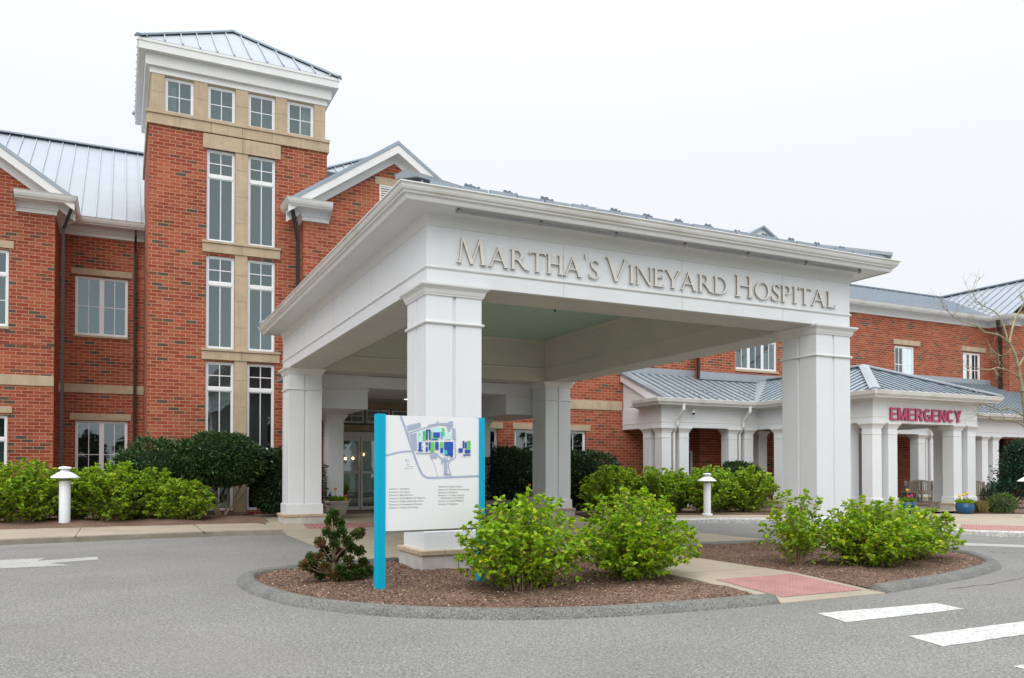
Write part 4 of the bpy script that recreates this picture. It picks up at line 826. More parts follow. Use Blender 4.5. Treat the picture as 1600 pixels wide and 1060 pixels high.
# ---- serif letters
def glyph(ch):
    """inscriptional capitals on a unit cap height: list of polygons + advance"""
    T_, t = .125, .05; sf = .028; sx = .06
    def serif(x0, x1, y, up): return [(x0 - sx, y), (x1 + sx, y), (x1 + sx, y + up * sf), (x1 + .012, y + up * sf * 1.6), (x0 - .012, y + up * sf * 1.6), (x0 - sx, y + up * sf)]
    def stem(x, w=T_, top=True, bot=True):
        o = [[(x, 0), (x + w, 0), (x + w, 1), (x, 1)]]
        if bot: o.append(serif(x, x + w, 0, 1))
        if top: o.append(serif(x, x + w, 1, -1))
        return o
    def diag(xa, xb, w, ya=0, yb=1): return [[(xa, ya), (xa + w, ya), (xb + w, yb), (xb, yb)]]
    def bar(x0, x1, y, h=t): return [[(x0, y), (x1, y), (x1, y + h), (x0, y + h)]]
    def arc(cx_, cy_, rx, ry, a0, a1, wv, wh, n=18):
        """ring segment, thick at the sides (wv) and thin at top/bottom (wh); emitted as quads"""
        o = []; P = []
        for k in range(n + 1):
            a = a0 + (a1 - a0) * k / n; c, s_ = math.cos(a), math.sin(a); P.append(((cx_ + rx * c, cy_ + ry * s_), (cx_ + (rx - wv) * c, cy_ + (ry - wh) * s_)))
        o.append([p[0] for p in P] + [p[1] for p in P][::-1]); return o
    pi = math.pi
    if ch == 'M': return diag(.06, .16, t) + diag(.16, .46, T_, 1, .0) + diag(.47, .78, t, .0, 1) + diag(.86, .76, T_) + [serif(.06, .06 + t, 0, 1), serif(.87, .98, 0, 1)], 1.1
    if ch == 'A': return diag(.04, .40, t) + diag(.70, .36, T_) + bar(.2, .66, .33, .055) + [serif(.04, .09, 0, 1), serif(.71, .82, 0, 1)], .92
    if ch == 'R': return stem(.08) + arc(.30, .74, .30, .26, -pi / 2, pi / 2, .12, t) + bar(.2, .3, 1 - t) + bar(.2, .3, .48) + [[(.32, .50), (.46, .52), (.80, 0), (.92, 0), (.92, .03), (.74, .03), (.64, .06)]], .86
    if ch == 'P': return stem(.08) + arc(.30, .73, .29, .27, -pi / 2, pi / 2, .12, t) + bar(.2, .3, 1 - t) + bar(.2, .3, .46), .66
    if ch == 'T': return stem(.32, top=False) + bar(.02, .76, 1 - t) + [[(.02, 1), (.0, .86), (.03, .86), (.09, 1 - t)], [(.76, 1), (.78, .86), (.75, .86), (.69, 1 - t)]], .78
    if ch == 'H': return stem(.08) + stem(.62) + bar(.2, .64, .5), .84
    if ch == 'I': return stem(.09), .34
    if ch == 'N': return stem(.07, t) + [[(.07, 1), (.20, 1), (.80, .0), (.68, .0)]] + stem(.735, t, bot=False), .88
    if ch == 'E': return stem(.08) + bar(.2, .54, 1 - t) + bar(.2, .48, .5) + bar(.2, .57, 0) + [[(.54, 1), (.54, .86), (.515, .86), (.47, 1 - t)], [(.58, 0), (.60, .16), (.57, .16), (.5, t)], [(.48, .44), (.48, .64), (.46, .64), (.45, .5)]], .66
    if ch == 'L': return stem(.08) + bar(.2, .55, 0) + [[(.56, 0), (.58, .17), (.55, .17), (.48, t)]], .62
    if ch == 'V': return diag(.36, .06, T_) + diag(.40, .76, t) + [serif(.06, .17, 1, -1), serif(.77, .82, 1, -1)], .9
    if ch == 'Y': return diag(.30, .02, T_, .45, 1) + diag(.38, .68, t, .45, 1) + [[(.30, 0), (.435, 0), (.435, .47), (.30, .47)], serif(.30, .435, 0, 1), serif(.03, .14, 1, -1), serif(.69, .74, 1, -1)], .78
    if ch == 'D': return stem(.08) + arc(.30, .5, .52, .5, -pi / 2, pi / 2, .14, t) + bar(.2, .31, 1 - t) + bar(.2, .31, 0), .9
    if ch == 'O': return arc(.48, .5, .44, .52, 0, 2 * pi, .14, .055, 40), .96
    if ch == 'S': 
        P = [Vector((x, y, 0)) for x, y in ((.47, .86), (.36, .97), (.22, .95), (.13, .80), (.19, .63), (.34, .50), (.46, .35), (.44, .14), (.30, .03), (.15, .05), (.05, .17))]; P = resample(P, 5); o = []; L_ = []; R_ = []
        for k, p in enumerate(P):
            d = (P[min(k + 1, len(P) - 1)] - P[max(k - 1, 0)]).normalized(); u_ = k / (len(P) - 1); w = .027 + .045 * math.exp(-((u_ - .5) / .17) ** 2) + .01 * (u_ < .05 or u_ > .95)
            L_.append((p.x - d.y * w, p.y + d.x * w)); R_.append((p.x + d.y * w, p.y - d.x * w))
        return [L_ + R_[::-1]] + [[(.46, .99), (.485, .99), (.50, .78), (.475, .78)], [(.03, .02), (.055, .02), (.04, .24), (.015, .24)]], .56
    if ch == "'": return [[(.08, .98), (.20, .98), (.13, .70), (.09, .70)]], .24
def fillpoly(mb, poly, y0, y1, f):
    """extrude any simple polygon (may be concave) given in letter space; f maps letter space to world x,z"""
    from mathutils.geometry import tessellate_polygon
    P = [f(*p) for p in poly]; n = len(P); tri = tessellate_polygon([[Vector((a, b, 0)) for a, b in P]])
    vs = [(a, y0, b) for a, b in P] + [(a, y1, b) for a, b in P]; mb.cur = 0; mb.add(vs, [tuple(t) for t in tri] + [tuple(n + i for i in t)[::-1] for t in tri]); mb.cur = 1; mb.add(vs, [(i, (i + 1) % n, n + (i + 1) % n, n + i) for i in range(n)]); mb.cur = 0
def word(par, txt, pxa, pxb, zb, H, y, m):
    xa, xb = PY(pxa, 440, y).x, PY(pxb, 440, y).x; sc = [1.0] + [.8] * (len(txt) - 1); gl = [glyph(c) for c in txt]
    gaps = [.02] * len(txt); tot = sum(g[1] * s_ + q for g, s_, q in zip(gl, sc, gaps)) - .06
    kx = (xb - xa) / (tot * H); x = xa
    for (polys, adv), s_, q, c in zip(gl, sc, gaps, txt):
        mb = MB(); zoff = (H - H * .8) * 0
        for i, p in enumerate(polys):
            o = .0004 * i; zb_ = zb + (H * .22 if c == "'" else 0)
            fillpoly(mb, p, y - .042 - o, y - .012 + o, lambda a, b, x=x, zb_=zb_, s_=s_: (x + a * s_ * H * kx, zb_ + b * s_ * H))
        for a_ in (): mb.box(x + adv * s_ * H * kx * a_ * .6 - .004, x + adv * s_ * H * kx * a_ * .6 + .004, y - .02, y + .002, zb + .05 * H, zb + .05 * H + .008) if c != "'" else None
        mb.build('letter', [m, 'letter_side'], par); x += (adv * s_ + q) * H * kx
zb_ = PY(718, 410.5, cy0 - .04).z; Ht = PY(723, 370.6, cy0 - .04).z - PY(723, 410.4, cy0 - .04).z
word(K, "MARTHA'S", 712.5, 934, zb_, Ht, cy0, 'letter_beige'); word(K, "VINEYARD", 945, 1136, zb_, Ht, cy0, 'letter_beige'); word(K, "HOSPITAL", 1146.5, 1303.5, zb_, Ht, cy0, 'letter_beige')
# ================================================================== EMERGENCY PORCH
px_, pyy, ex0, ex1, ey = 18.12, 24.8, 22.77, 28.16, 19.3
E_ = thing('emergency_porch', 'white columned porch with grey standing seam roof and crimson EMERGENCY lettering', 'porch', (25.4, ey, 0))
ZF0, ZF1 = 3.15, 3.92
path = [(px_, MY - .0), (px_, pyy), (ex0, pyy), (ex0, ey), (ex1, ey), (ex1, pyy), (46, pyy)]
m = MB(); m.sweep(path, [(-.45, ZF0), (0, ZF0), (0, ZF1 + .02), (-.45, ZF1 + .02), (-.45, ZF0)], False); m.build('fascia_beam', 'white_panel', E_)
m = MB(); m.sweep(path, [(-.003, 3.34), (.014, 3.345), (.014, 3.365), (-.003, 3.37)], False); m.build('moulding', 'white_trim', E_)
m = MB(); m.sweep([(px_, 26.2)] + path[1:], [(0, 3.86), (.03, 3.87), (.04, 3.95), (.44, 3.97), (.45, 3.95), (.49, 3.96), (.50, 4.02)], False); m.build('cornice', 'white_trim', E_)
m = MB(); m.sweep([(px_, 25.9)] + path[1:], [(.48, 4.0), (.52, 4.0), (.545, 4.03), (.58, 4.06), (.60, 4.12), (.62, 4.17), (.62, 4.19), (.59, 4.19), (.58, 4.12), (.45, 4.10)], False); m.build('gutter', 'gutter_white', E_)
# gable panel at the left end of the porch
m = MB(); m.prism([(pyy + .45, ZF1), (MY - .01, ZF1), (MY - .01, 5.25), (pyy - .3, 4.0)], px_ + .02, px_ + .2, 'x'); m.build('gable_panel', 'white_panel', E_)
m = MB(); g0 = (pyy - .55, 4.14); sl2 = .42; g1 = (MY - .02, 4.14 + (MY - pyy + .53) * sl2)
m.prism([(g0[0], g0[1] - .04), (g1[0], g1[1] - .04), (g1[0], g1[1] - .36), (g0[0] + .45, g0[1] - .36 + .1)], px_ - .12, px_ - .02, 'x'); m.build('bargeboard', 'white_trim', E_)
m = MB(); m.prism([(g0[0], g0[1] + .03), (g1[0], g1[1] + .03), (g1[0], g1[1] - .09), (g0[0], g0[1] - .09)], px_ - .16, px_ + .06, 'x'); m.build('verge_flashing', 'roof_cap', E_)
m = MB(); A0 = (px_ - .15, g0[0], g0[1]); wt = MY + .0; zt = g1[1]
# main slope up to the wall, valley at the emergency gable
ecx = (ex0 + ex1) / 2; eh = (ex1 - ex0) / 2 + .56; esl = .40; eapz = 4.16 + eh * esl; eay = ey - .56 + eh
roof_face(m, [(px_ - .15, g0[0], g0[1]), (ex0 - .56, g0[0], g0[1]), (ex0 + 2.3, wt, zt), (px_ - .15, wt, zt)], .38, .04, .025)
roof_face(m, [(ex1 + .56, g0[0], g0[1]), (46, g0[0], g0[1]), (46, FY, 4.14 + (FY - g0[0]) * .42), (ex1 - 2.3, FY, 4.14 + (FY - g0[0]) * .42)], .38, .04, .025)
roof_face(m, [(ex0 - .56, ey - .56, 4.16), (ex1 + .56, ey - .56, 4.16), (ecx, eay, eapz)], .38, .04, .025)
roof_face(m, [(ex0 - .56, wt, 4.16), (ex0 - .56, ey - .56, 4.16), (ecx, eay, eapz), (ecx, wt, eapz)], .38, .04, .025)
roof_face(m, [(ex1 + .56, ey - .56, 4.16), (ex1 + .56, wt, 4.16), (ecx, wt, eapz), (ecx, eay, eapz)], .38, .04, .025)
rf = m.build('roof', ['porch_metal', 'seam_metal'], E_); m = MB()
for a, b in (((ex0 - .56, ey - .56, 4.2), (ecx, eay, eapz + .05)), ((ex1 + .56, ey - .56, 4.2), (ecx, eay, eapz + .05)), ((ecx, eay, eapz + .05), (ecx, 27.0, eapz + .05))): cap_line(m, a, b, .17, .07)
m.build('ridge_cap', 'roof_metal', rf)
m = MB(); m.box(px_ - .02, 21.70, MY - .06, MY - .003, zt - .05, zt + .26); m.box(21.64, 28.2, 27.05 - .06, 27.05 - .004, zt - .12, zt + .20); m.box(28.2, 46, FY - .08, FY - .004, 4.14 + (FY - g0[0]) * .42 - .1, 4.14 + (FY - g0[0]) * .42 + .25); m.build('wall_flashing', 'roof_metal', rf)
m = MB(); cap_line(m, (ex0 - .56, g0[0], g0[1] + .03), (ex0 - .56 + 3.0, g0[0] + 2.95, g0[1] + 2.95 * sl2 + .05), .24, .035); m.build('valley_flashing', 'roof_metal', rf)
def guard_small(x, y, z):
    m = MB(); m.box(x - .035, x + .035, y, y + .012, z, z + .07); m.box(x - .015, x + .015, y, y + .09, z, z + .012); m.build('snow_guard', 'roof_metal', rf)
for i in range(5):
    for j in range(4): x = px_ + .7 + i * .9; y = g0[0] + .35 + j * .28; guard_small(x, y, g0[1] + (y - g0[0]) * sl2 + .03)
for i in range(6):
    for j in range(3): x = ex0 + .3 + i * .95; y = ey - .56 + .35 + j * .22; guard_small(x, y, 4.16 + (y - ey + .56) * esl + .03) if abs(x - ecx) < eh - .4 - j * .25 else None
m = MB(); m.box(ex0 + .3, ex1 - .3, ey + .3, 27.0, 3.30, 3.34); m.box(px_ + .3, ex0 + .3, pyy + .3, MY - .01, 3.30, 3.34); m.box(ex1 - .3, 46, pyy + .3, FY - .01, 3.30, 3.34); m.build('ceiling', 'soffit_paint', E_)
s_ = .44
for (x, y) in ((px_ + .05, pyy + .05), (px_ + .05, pyy + .82), (px_ + .86, pyy + .05), (21.35, pyy + .05), (22.15, pyy + .05)): small_column(E_, x, y, s_, ZF0)
for (x, y) in ((ex0 + .03, ey + .05), (ex0 + .03, ey + 1.0), (ex0 + .80, ey + .05), (ex1 - .47, ey + .05), (ex1 - 1.24, ey + .05), (ex1 - .47, ey + 1.0), (ex0 + .03, ey + 4.2), (ex0 + .80, 25.6), (ex1 - 1.24, 25.6), (ex1 - .47, pyy + .05)): small_column(E_, x, y, s_, ZF0)
for x in (28.9, 32.2, 33.0, 36.6, 37.4): small_column(E_, x, pyy + .05, s_, ZF0)
def white_spout(x, y, zb=.3): downspout(E_, [(x, y - .47, 4.02), (x, y - .47, 3.8), (x, y - .10, 3.42), (x, y - .09, 3.25), (x - .0, y + .14, 2.95), (x, y + .14, zb)], 'gutter_white', .06)
white_spout(px_ + .65, pyy - .02); white_spout(21.95, pyy - .02); white_spout(32.8, pyy - .02)
m = MB(); c = PY(1078, 642, pyy); m.box(c.x - .02, c.x + .1, pyy - .05, pyy, c.z - .03, c.z + .05); m.tube([(c.x, pyy - .03, c.z + .02), (c.x, pyy - .22, c.z + .04), (c.x, pyy - .22, c.z - .02)], .02, 8); m.lathe([(.001, .02), (.05, .0), (.07, -.04), (.07, -.08)], (c.x, pyy - .22, c.z - .02), 16); cm_ = m.build('security_camera', 'white_trim', E_)
m = MB(); m.lathe([(.06, 0), (.055, -.04), (.03, -.065), (.001, -.075)], (c.x, pyy - .22, c.z - .10), 16); m.build('dome', 'black_plastic', cm_, smooth=True)
def text_mesh(txt, size, depth=0., offset=0., res=3, align='LEFT', spacing=1.):
    cu = bpy.data.curves.new('text', 'FONT'); cu.body = txt; cu.size = size; cu.extrude = depth; cu.offset = offset; cu.resolution_u = res; cu.align_x = align; cu.space_character = spacing
    o = link(bpy.data.objects.new('text', cu)); bpy.context.view_layer.update(); me = bpy.data.meshes.new_from_object(o.evaluated_get(bpy.context.evaluated_depsgraph_get())); bpy.data.objects.remove(o); bpy.data.curves.remove(cu); return me
# EMERGENCY, letter by letter
za, zb2 = PY(1391.7, 656.6, ey - .05).z, PY(1391.7, 636.8, ey - .05).z; xa, xb = PY(1391.3, 645, ey - .05).x, PY(1502.5, 652, ey - .05).x
def block(ch):
    """heavy grotesque capitals, unit height"""
    w = .175; h = .15; pi = math.pi
    def arc(cx_, cy_, rx, ry, a0, a1, n=16):
        P = [((cx_ + rx * math.cos(a), cy_ + ry * math.sin(a)), (cx_ + (rx - w) * math.cos(a), cy_ + (ry - h) * math.sin(a))) for a in [a0 + (a1 - a0) * k / n for k in range(n + 1)]]; return [p[0] for p in P] + [p[1] for p in P][::-1]
    st = [(0, 0), (w, 0), (w, 1), (0, 1)]; B = lambda x0, x1, y: [(x0, y), (x1, y), (x1, y + h), (x0, y + h)]
    if ch == 'E': return [st, B(w, .56, 1 - h), B(w, .53, .435), B(w, .57, 0)], .57
    if ch == 'M': return [st, [(.61, 0), (.61 + w, 0), (.61 + w, 1), (.61, 1)], [(.0, 1), (.21, 1), (.45, .0), (.33, .0)], [(.79, 1), (.575, 1), (.33, .0), (.45, .0)]], .79
    if ch == 'N': return [st, [(.47, 0), (.47 + w, 0), (.47 + w, 1), (.47, 1)], [(.0, 1), (.19, 1), (.645, 0), (.455, 0)]], .645
    if ch == 'R': return [st, B(w, .34, 1 - h), B(w, .34, .42), arc(.34, .71, .28, .29, -pi / 2, pi / 2), [(.30, .44), (.49, .46), (.65, 0), (.45, 0)]], .65
    if ch == 'C': return [arc(.33, .5, .33, .51, .75, 2 * pi - .75, 26)], .62
    if ch == 'G': return [arc(.33, .5, .33, .51, .80, 2 * pi - .72, 26), [(.34, .38), (.65, .38), (.65, .53), (.34, .53)], [(.52, 0.02), (.65, .02), (.65, .40), (.52, .40)]], .66
    if ch == 'Y': return [[(.235, 0), (.235 + w, 0), (.235 + w, .45), (.235, .45)], [(0, 1), (.19, 1), (.40, .40), (.245, .38)], [(.645, 1), (.455, 1), (.245, .40), (.40, .38)]], .645
gl = [block(c) for c in "EMERGENCY"]; tot = sum(g_[1] + .085 for g_ in gl) - .085; kx = (xb - xa) / tot; x = xa; Hh = zb2 - za
for polys, adv in gl:
    mb = MB()
    for i, p in enumerate(polys): fillpoly(mb, p, ey - .062 - .0004 * i, ey - .012 + .0004 * i, lambda a, b, x=x: (x + a * kx, za + b * Hh))
    mb.build('letter', ['letter_crimson', 'crimson_side'], E_); x += (adv + .085) * kx
g = poly_sheet([(22.6, 18.6), (28.4, 18.6), (28.4, 27), (22.6, 27)], .125); struct('porch_floor', g, 'concrete')
g = poly_sheet([(18.2, 24.5), (22.6, 24.5), (22.6, 27.4), (18.2, 27.4)], .16); g = poly_sheet([(28.4, 24.5), (46, 24.5), (46, 29.6), (28.4, 29.6)], .16, g); struct('porch_floor', g, 'concrete')
# ================================================================== MAP SIGN
a = PZ(594, 920, .08); b = PZ(751.5, 907, .08); ang = math.atan2(b.y - a.y, b.x - a.x); Lb = (b - a).length; SH = 2.19
Sg = thing('map_sign', 'white site map sign between two turquoise posts in the mulch', 'sign', (a.x, a.y, 0), ang)
for x, w in ((0, .105), (Lb, .075)):
    m = MB(); m.box(x - w / 2, x + w / 2, -.035, .075, -.1, SH); m.build('post', 'teal', Sg, local=True, bevel=.003)
pw0, pw1, pz0, pz1 = .052, Lb - .038, .768, SH - .012
m = MB(); m.box(pw0, pw1, -.012, .03, pz0, pz1); pn = m.build('panel', 'sign_white', Sg, local=True, bevel=.002)
m = MB(); m.box(pw0 + .005, pw1 - .005, -.004, .022, pz0 - .022, pz0 - .001); m.build('bottom_rail', 'grey_metal', Sg, local=True)
def mp(X, Y):
    u = (X - 212) / 783; return (pw0 + u * (pw1 - pw0), pz1 - (Y - 140 - 28 * u) / 976 * (pz1 - pz0))
def map_poly(mb, pts, lay): mb.add([(mp(*p)[0], -.012 - .0012 * lay, mp(*p)[1]) for p in pts], [tuple(range(len(pts)))])
def map_line(mb, pts, w, lay):
    P = [Vector((mp(*p)[0], mp(*p)[1])) for p in pts]; w = w / 783 * (pw1 - pw0) / 2; n = len(P); vs = []
    for i in range(n):
        d = (P[min(i + 1, n - 1)] - P[max(i - 1, 0)]).normalized(); nn = Vector((-d.y, d.x)); vs += [(P[i].x + nn.x * w, -.012 - .0012 * lay, P[i].y + nn.y * w), (P[i].x - nn.x * w, -.012 - .0012 * lay, P[i].y - nn.y * w)]
    mb.add(vs, [(2 * i, 2 * i + 1, 2 * i + 3, 2 * i + 2) for i in range(n - 1)])
def rs(pts, n=5): return [(p.x, p.y) for p in resample([(x, y, 0) for x, y in pts], n)]
m = MB()
map_line(m, rs([(333, 146), (365, 235), (400, 345), (432, 450), (470, 560), (505, 640), (540, 675), (600, 684), (760, 684), (995, 684)]), 17, 1)
m.build('map_road', 'map_road', pn, local=True); m = MB()
map_line(m, rs([(212, 482), (290, 462), (360, 450), (425, 448)]), 12, 2)
map_line(m, rs([(385, 300), (440, 280), (500, 258), (560, 240), (640, 222), (710, 218), (760, 250), (782, 300), (784, 400), (790, 500), (765, 525), (735, 545), (728, 590), (740, 640), (748, 680)]), 8, 3)
map_line(m, rs([(455, 466), (540, 470), (620, 470), (650, 500), (690, 530), (735, 540)]), 9, 4)
map_line(m, rs([(570, 478), (580, 510), (600, 545), (615, 590), (628, 640), (636, 676)]), 3, 5)
m.build('map_path', 'map_road', pn, local=True); m = MB()
for q in ([(383, 228), (490, 203), (497, 238), (392, 275)], [(405, 305), (460, 290), (464, 440), (440, 440)], [(555, 222), (615, 212), (640, 185), (640, 225), (560, 245)], [(645, 205), (720, 205), (735, 190), (766, 192), (766, 232), (700, 228), (650, 222)],
          [(760, 250), (786, 255), (788, 350), (760, 350)], [(578, 480), (632, 480), (632, 510), (582, 512)], [(690, 545), (716, 545), (716, 658), (690, 658)], [(690, 650), (750, 652), (750, 664), (690, 662)], [(665, 520), (700, 515), (725, 530), (690, 545), (668, 570)], [(712, 230), (745, 235), (740, 275), (722, 285)]): map_poly(m, q, 6)
m.build('map_car_park', 'map_road', pn, local=True)
for nm, mt_, L_, ls in (('map_building', 'map_cyan', 7, [(478, 272, 510, 370), (600, 245, 672, 290), (700, 285, 738, 350), (675, 470, 712, 482)]), ('map_building', 'map_green', 8, [(510, 275, 536, 355), (574, 277, 588, 352), (598, 330, 640, 350), (672, 250, 690, 318), (574, 372, 606, 458), (655, 372, 680, 418), (885, 365, 917, 470)]),
                            ('map_building', 'map_blue', 9, [(538, 262, 552, 352), (538, 262, 575, 274), (562, 270, 574, 352), (598, 288, 652, 334), (588, 344, 634, 354), (478, 372, 500, 448), (472, 438, 512, 450), (536, 372, 552, 396), (536, 412, 552, 456), (560, 372, 574, 440), (614, 372, 642, 438), (657, 425, 680, 468), (688, 372, 766, 440), (700, 440, 764, 492), (745, 490, 762, 508), (848, 364, 862, 430), (812, 430, 848, 468), (866, 375, 882, 432), (866, 444, 914, 476), (852, 486, 917, 496)]), ('map_building', 'map_teal', 10, [(662, 280, 676, 348), (692, 445, 716, 482)])):
    for li_, (x0, y0, x1, y1) in enumerate(ls): m = MB(); map_poly(m, [(x0, y0), (x1, y0), (x1, y1), (x0, y1)], L_ + .04 * li_); m.build(nm, mt_, pn, local=True)
m = MB()
for x, y in ((484, 305), (520, 288), (520, 310), (508, 412), (588, 446), (504, 446), (738, 350), (689, 508), (717, 508), (747, 520), (906, 374), (906, 392), (906, 462), (374, 522), (374, 594)): map_poly(m, [(x - 4, y - 4), (x + 4, y - 4), (x + 4, y + 4), (x - 4, y + 4)], 11)
m.build('map_marker', 'ink', pn, local=True)
def sign_text(txt, X, Y, h, mt_='ink', parent=None):
    me = text_mesh(txt, 1.0, 0, .004, 2); k = h / 976 * (pz1 - pz0); x, z = mp(X, Y)
    for v in me.vertices: v.co = (x + v.co.x * k, -.0134, z + v.co.y * k)
    me.materials.append(MT[mt_]); o = link(bpy.data.objects.new('sign_text', me)); o.parent = pn; return o
le = ["Entrance 1: Emergency", "Entrance 2: Emergency", "Entrance 3: Main Entrance", "Entrance 4: Family Medicine & Pediatrics", "Entrance 5: Dialysis & Specialty Clinics", "Entrance 6: Orthopaedics & Podiatry", "Entrance 7: Infusion & Oncology"]
ri_ = ["Entrance 8: General Surgery", "Entrance 9: Obstetrics & Gynecology", "Entrance 10: Employee", "Entrance 11: Cardiac Testing &", "    Rehabilitation and Wellness", "Entrance 12: Internal Medicine", "Entrance 13: Employee"]
for i, tx_ in enumerate(le): sign_text(tx_, 246, 768 + i * 26.6, 20.5)
for i, tx_ in enumerate(ri_): sign_text(tx_, 643, 768 + [0, 26, 52, 77, 100, 126, 153][i], 20.5)
for i, tx_ in enumerate(("Entrance", "Road", "Parking", "Additional Parking", "Ambulance Only")): sign_text(tx_, 382, 526 + i * 18, 9)
sign_text("MARTHA'S WAY", 640, 688, 8, 'sign_white'); sign_text("Rehabilitation & Offices", 826, 510, 7)
# ================================================================== BOLLARD LIGHTS
def bollard(loc, label):
    t = thing('bollard_light', label, 'lamp', loc, 0, 'white bollard lights')
    m = MB(); m.lathe([(.17, -.02), (.17, .025), (.165, .03), (.115, .031)], n=32); m.build('base_plate', 'white_panel', t, local=True, smooth=False)
    m = MB(); m.lathe([(.115, .0), (.115, .83), (.11, .835), (.0, .835)], n=36); m.build('post', 'white_panel', t, local=True, smooth=False, bevel=0)
    m = MB(); m.lathe([(.055, .835), (.055, .93), (.0, .93)], n=24); m.build('lens', 'grey_metal', t, local=True)
    m = MB(); m.lathe([(.0, .875), (.28, .885), (.292, .89), (.292, .902), (.15, .99), (.09, 1.015), (.09, 1.05), (.0, 1.05)], n=40); m.build('lamp_shade', 'white_panel', t, local=True)
    m = MB(); m.lathe([(.0, 1.052), (.13, 1.055), (.135, 1.075), (.10, 1.098), (.0, 1.105)], n=32); m.build('cap', 'white_panel', t, local=True)
    return t
for ch in ():
    pass
b0 = bollard((-1.25, 23.3, .12), 'white bollard light between two lime green hedges left of the tower')
for c in b0.children:
    for p in c.data.polygons: p.use_smooth = abs(p.normal.z) < .3
b0.scale = (1.13, 1.13, 1.35)
def place(src, loc, label, rz=0, group=None, sc=(1, 1, 1)):
    o = copy_tree(src); o.scale = sc; o.location = loc; o.rotation_euler.z = rz; o['label'] = label
    if group: o['group'] = group
    return o
c = PZ(1105, 804.5, .15); place(b0, (c.x, c.y, .15), 'white bollard light in the hedge beyond the canopy, left of the near right column', sc=(.98, .98, 1.17))
c = PZ(1600, 808, .14); place(b0, (c.x + .12, c.y - .1, .13), 'white bollard light cut by the right edge beside the low juniper', sc=(1.1, 1.1, 1.2))
# ================================================================== POTS, BENCHES, CHAIRS
def blooms(t, r, z, n, cols, hs=.16):
    P = []; D = []
    for i in range(n * 14): a = random.uniform(0, 6.3); q = random.uniform(0, r); P.append((math.cos(a) * q, math.sin(a) * q, z + random.uniform(-.02, .04))); D.append((math.cos(a) * .5, math.sin(a) * .5, 1))
    leaves('foliage', P, D, .17, 'leaf_hedge', t, width=.22, local=True, jit=.3)
    for k, (mt_, x, y, h) in enumerate(cols):
        m = MB(); m.tube([(x, y, z), (x * 1.1, y, z + h)], .005, 5); 
        fl = m.build('flower_stem', 'twig', t, local=True); m = MB()
        for j in range(7): a = j * .9; m.lathe([(.001, -.02), (.028, -.005), (.03, .02), (.012, .045)], (x * 1.1 + math.cos(a) * .02, y + math.sin(a) * .02, z + h + .01 * (j % 2)), 6)
        m.build('flower', mt_, fl, local=True)
t = thing('flower_pot', 'round taupe pot with pansies and a yellow tulip beside the rear left column', 'planter', tuple(PZ(526, 809, .12)))
m = MB(); m.lathe([(.0, 0), (.20, 0), (.27, .1), (.33, .28), (.355, .42), (.37, .44), (.375, .50), (.34, .505), (.31, .46), (.0, .45)], n=40); m.build('pot', 'pot_taupe', t, local=True, smooth=True)
blooms(t, .28, .46, 16, [('petal_yellow', -.06, -.1, .38), ('petal_purple', -.28, -.1, .12), ('petal_purple', -.22, -.16, .18), ('petal_pink', .24, -.1, .16), ('petal_yellow', .20, -.2, .06)])
t = thing('flower_pot', 'glazed blue pot with yellow tulips in front of the emergency porch', 'planter', tuple(PZ(1508, 803, .12)))
m = MB(); m.lathe([(.0, 0), (.19, 0), (.25, .05), (.285, .16), (.285, .27), (.265, .30), (.275, .335), (.25, .34), (.23, .30), (.0, .29)], n=40); m.build('pot', 'pot_blue', t, local=True, smooth=True)
blooms(t, .22, .30, 14, [('petal_yellow', -.14, -.05, .30), ('petal_yellow', .02, -.05, .34), ('petal_yellow', -.25, 0, .26), ('petal_purple', .08, -.1, .12)])
t = thing('flower_pot', 'dark teal pot with a yellow and a pink flower between the emergency porch columns', 'planter', tuple(PZ(1418, 800, .12)))
m = MB(); m.lathe([(.0, 0), (.19, 0), (.25, .05), (.285, .16), (.285, .27), (.265, .30), (.275, .335), (.25, .34), (.23, .30), (.0, .29)], n=40); m.build('pot', 'pot_blue', t, local=True, smooth=True)
blooms(t, .22, .30, 10, [('petal_yellow', -.05, -.05, .42), ('petal_pink', -.08, -.12, .2), ('petal_pink', .05, -.12, .24)])
t = thing('flower_pot', 'taupe pot with orange tulips at the foot of the rear right column', 'planter', tuple(PZ(826, 800, .12)))
m = MB(); m.lathe([(.0, 0), (.20, 0), (.27, .1), (.33, .28), (.355, .42), (.37, .44), (.375, .50), (.34, .505), (.31, .46), (.0, .45)], n=40); m.build('pot', 'pot_taupe', t, local=True, smooth=True)
blooms(t, .28, .46, 12, [('petal_yellow', -.02, -.1, .42), ('petal_yellow', .10, -.14, .30), ('petal_yellow', .02, -.16, .24), ('petal_purple', .2, -.16, .1)])
def backless(loc, rz, label, L_=1.5):
    t = thing('bench', label, 'bench', loc, rz, 'low grey teak benches by the doors')
    for k in range(5): m = MB(); m.box(-L_ / 2, L_ / 2, -.22 + k * .09, -.22 + k * .09 + .075, .42, .45); m.build('slat', 'teak', t, local=True, bevel=.004)
    m = MB(); m.box(-L_ / 2 + .08, L_ / 2 - .08, -.2, -.165, .34, .415); m.box(-L_ / 2 + .08, L_ / 2 - .08, .165, .2, .34, .415); m.build('apron', 'teak', t, local=True)
    for sx in (-1, 1):
        for sy in (-1, 1): m = MB(); m.box(sx * (L_ / 2 - .05) - .035, sx * (L_ / 2 - .05) + .035, sy * .18 - .035, sy * .18 + .035, 0, .419); m.build('leg', 'teak', t, local=True, bevel=.004)
    return t
c = PZ(548, 806, .12); backless((c.x - .55, c.y + .35, .12), R(62), 'low grey teak bench behind the taupe flower pot left of the doors', 1.35)
c = PZ(790, 806, .12); backless((c.x + .1, c.y + .5, .12), R(4), 'low grey teak bench in front of the dark shrubs right of the doors', 1.7)
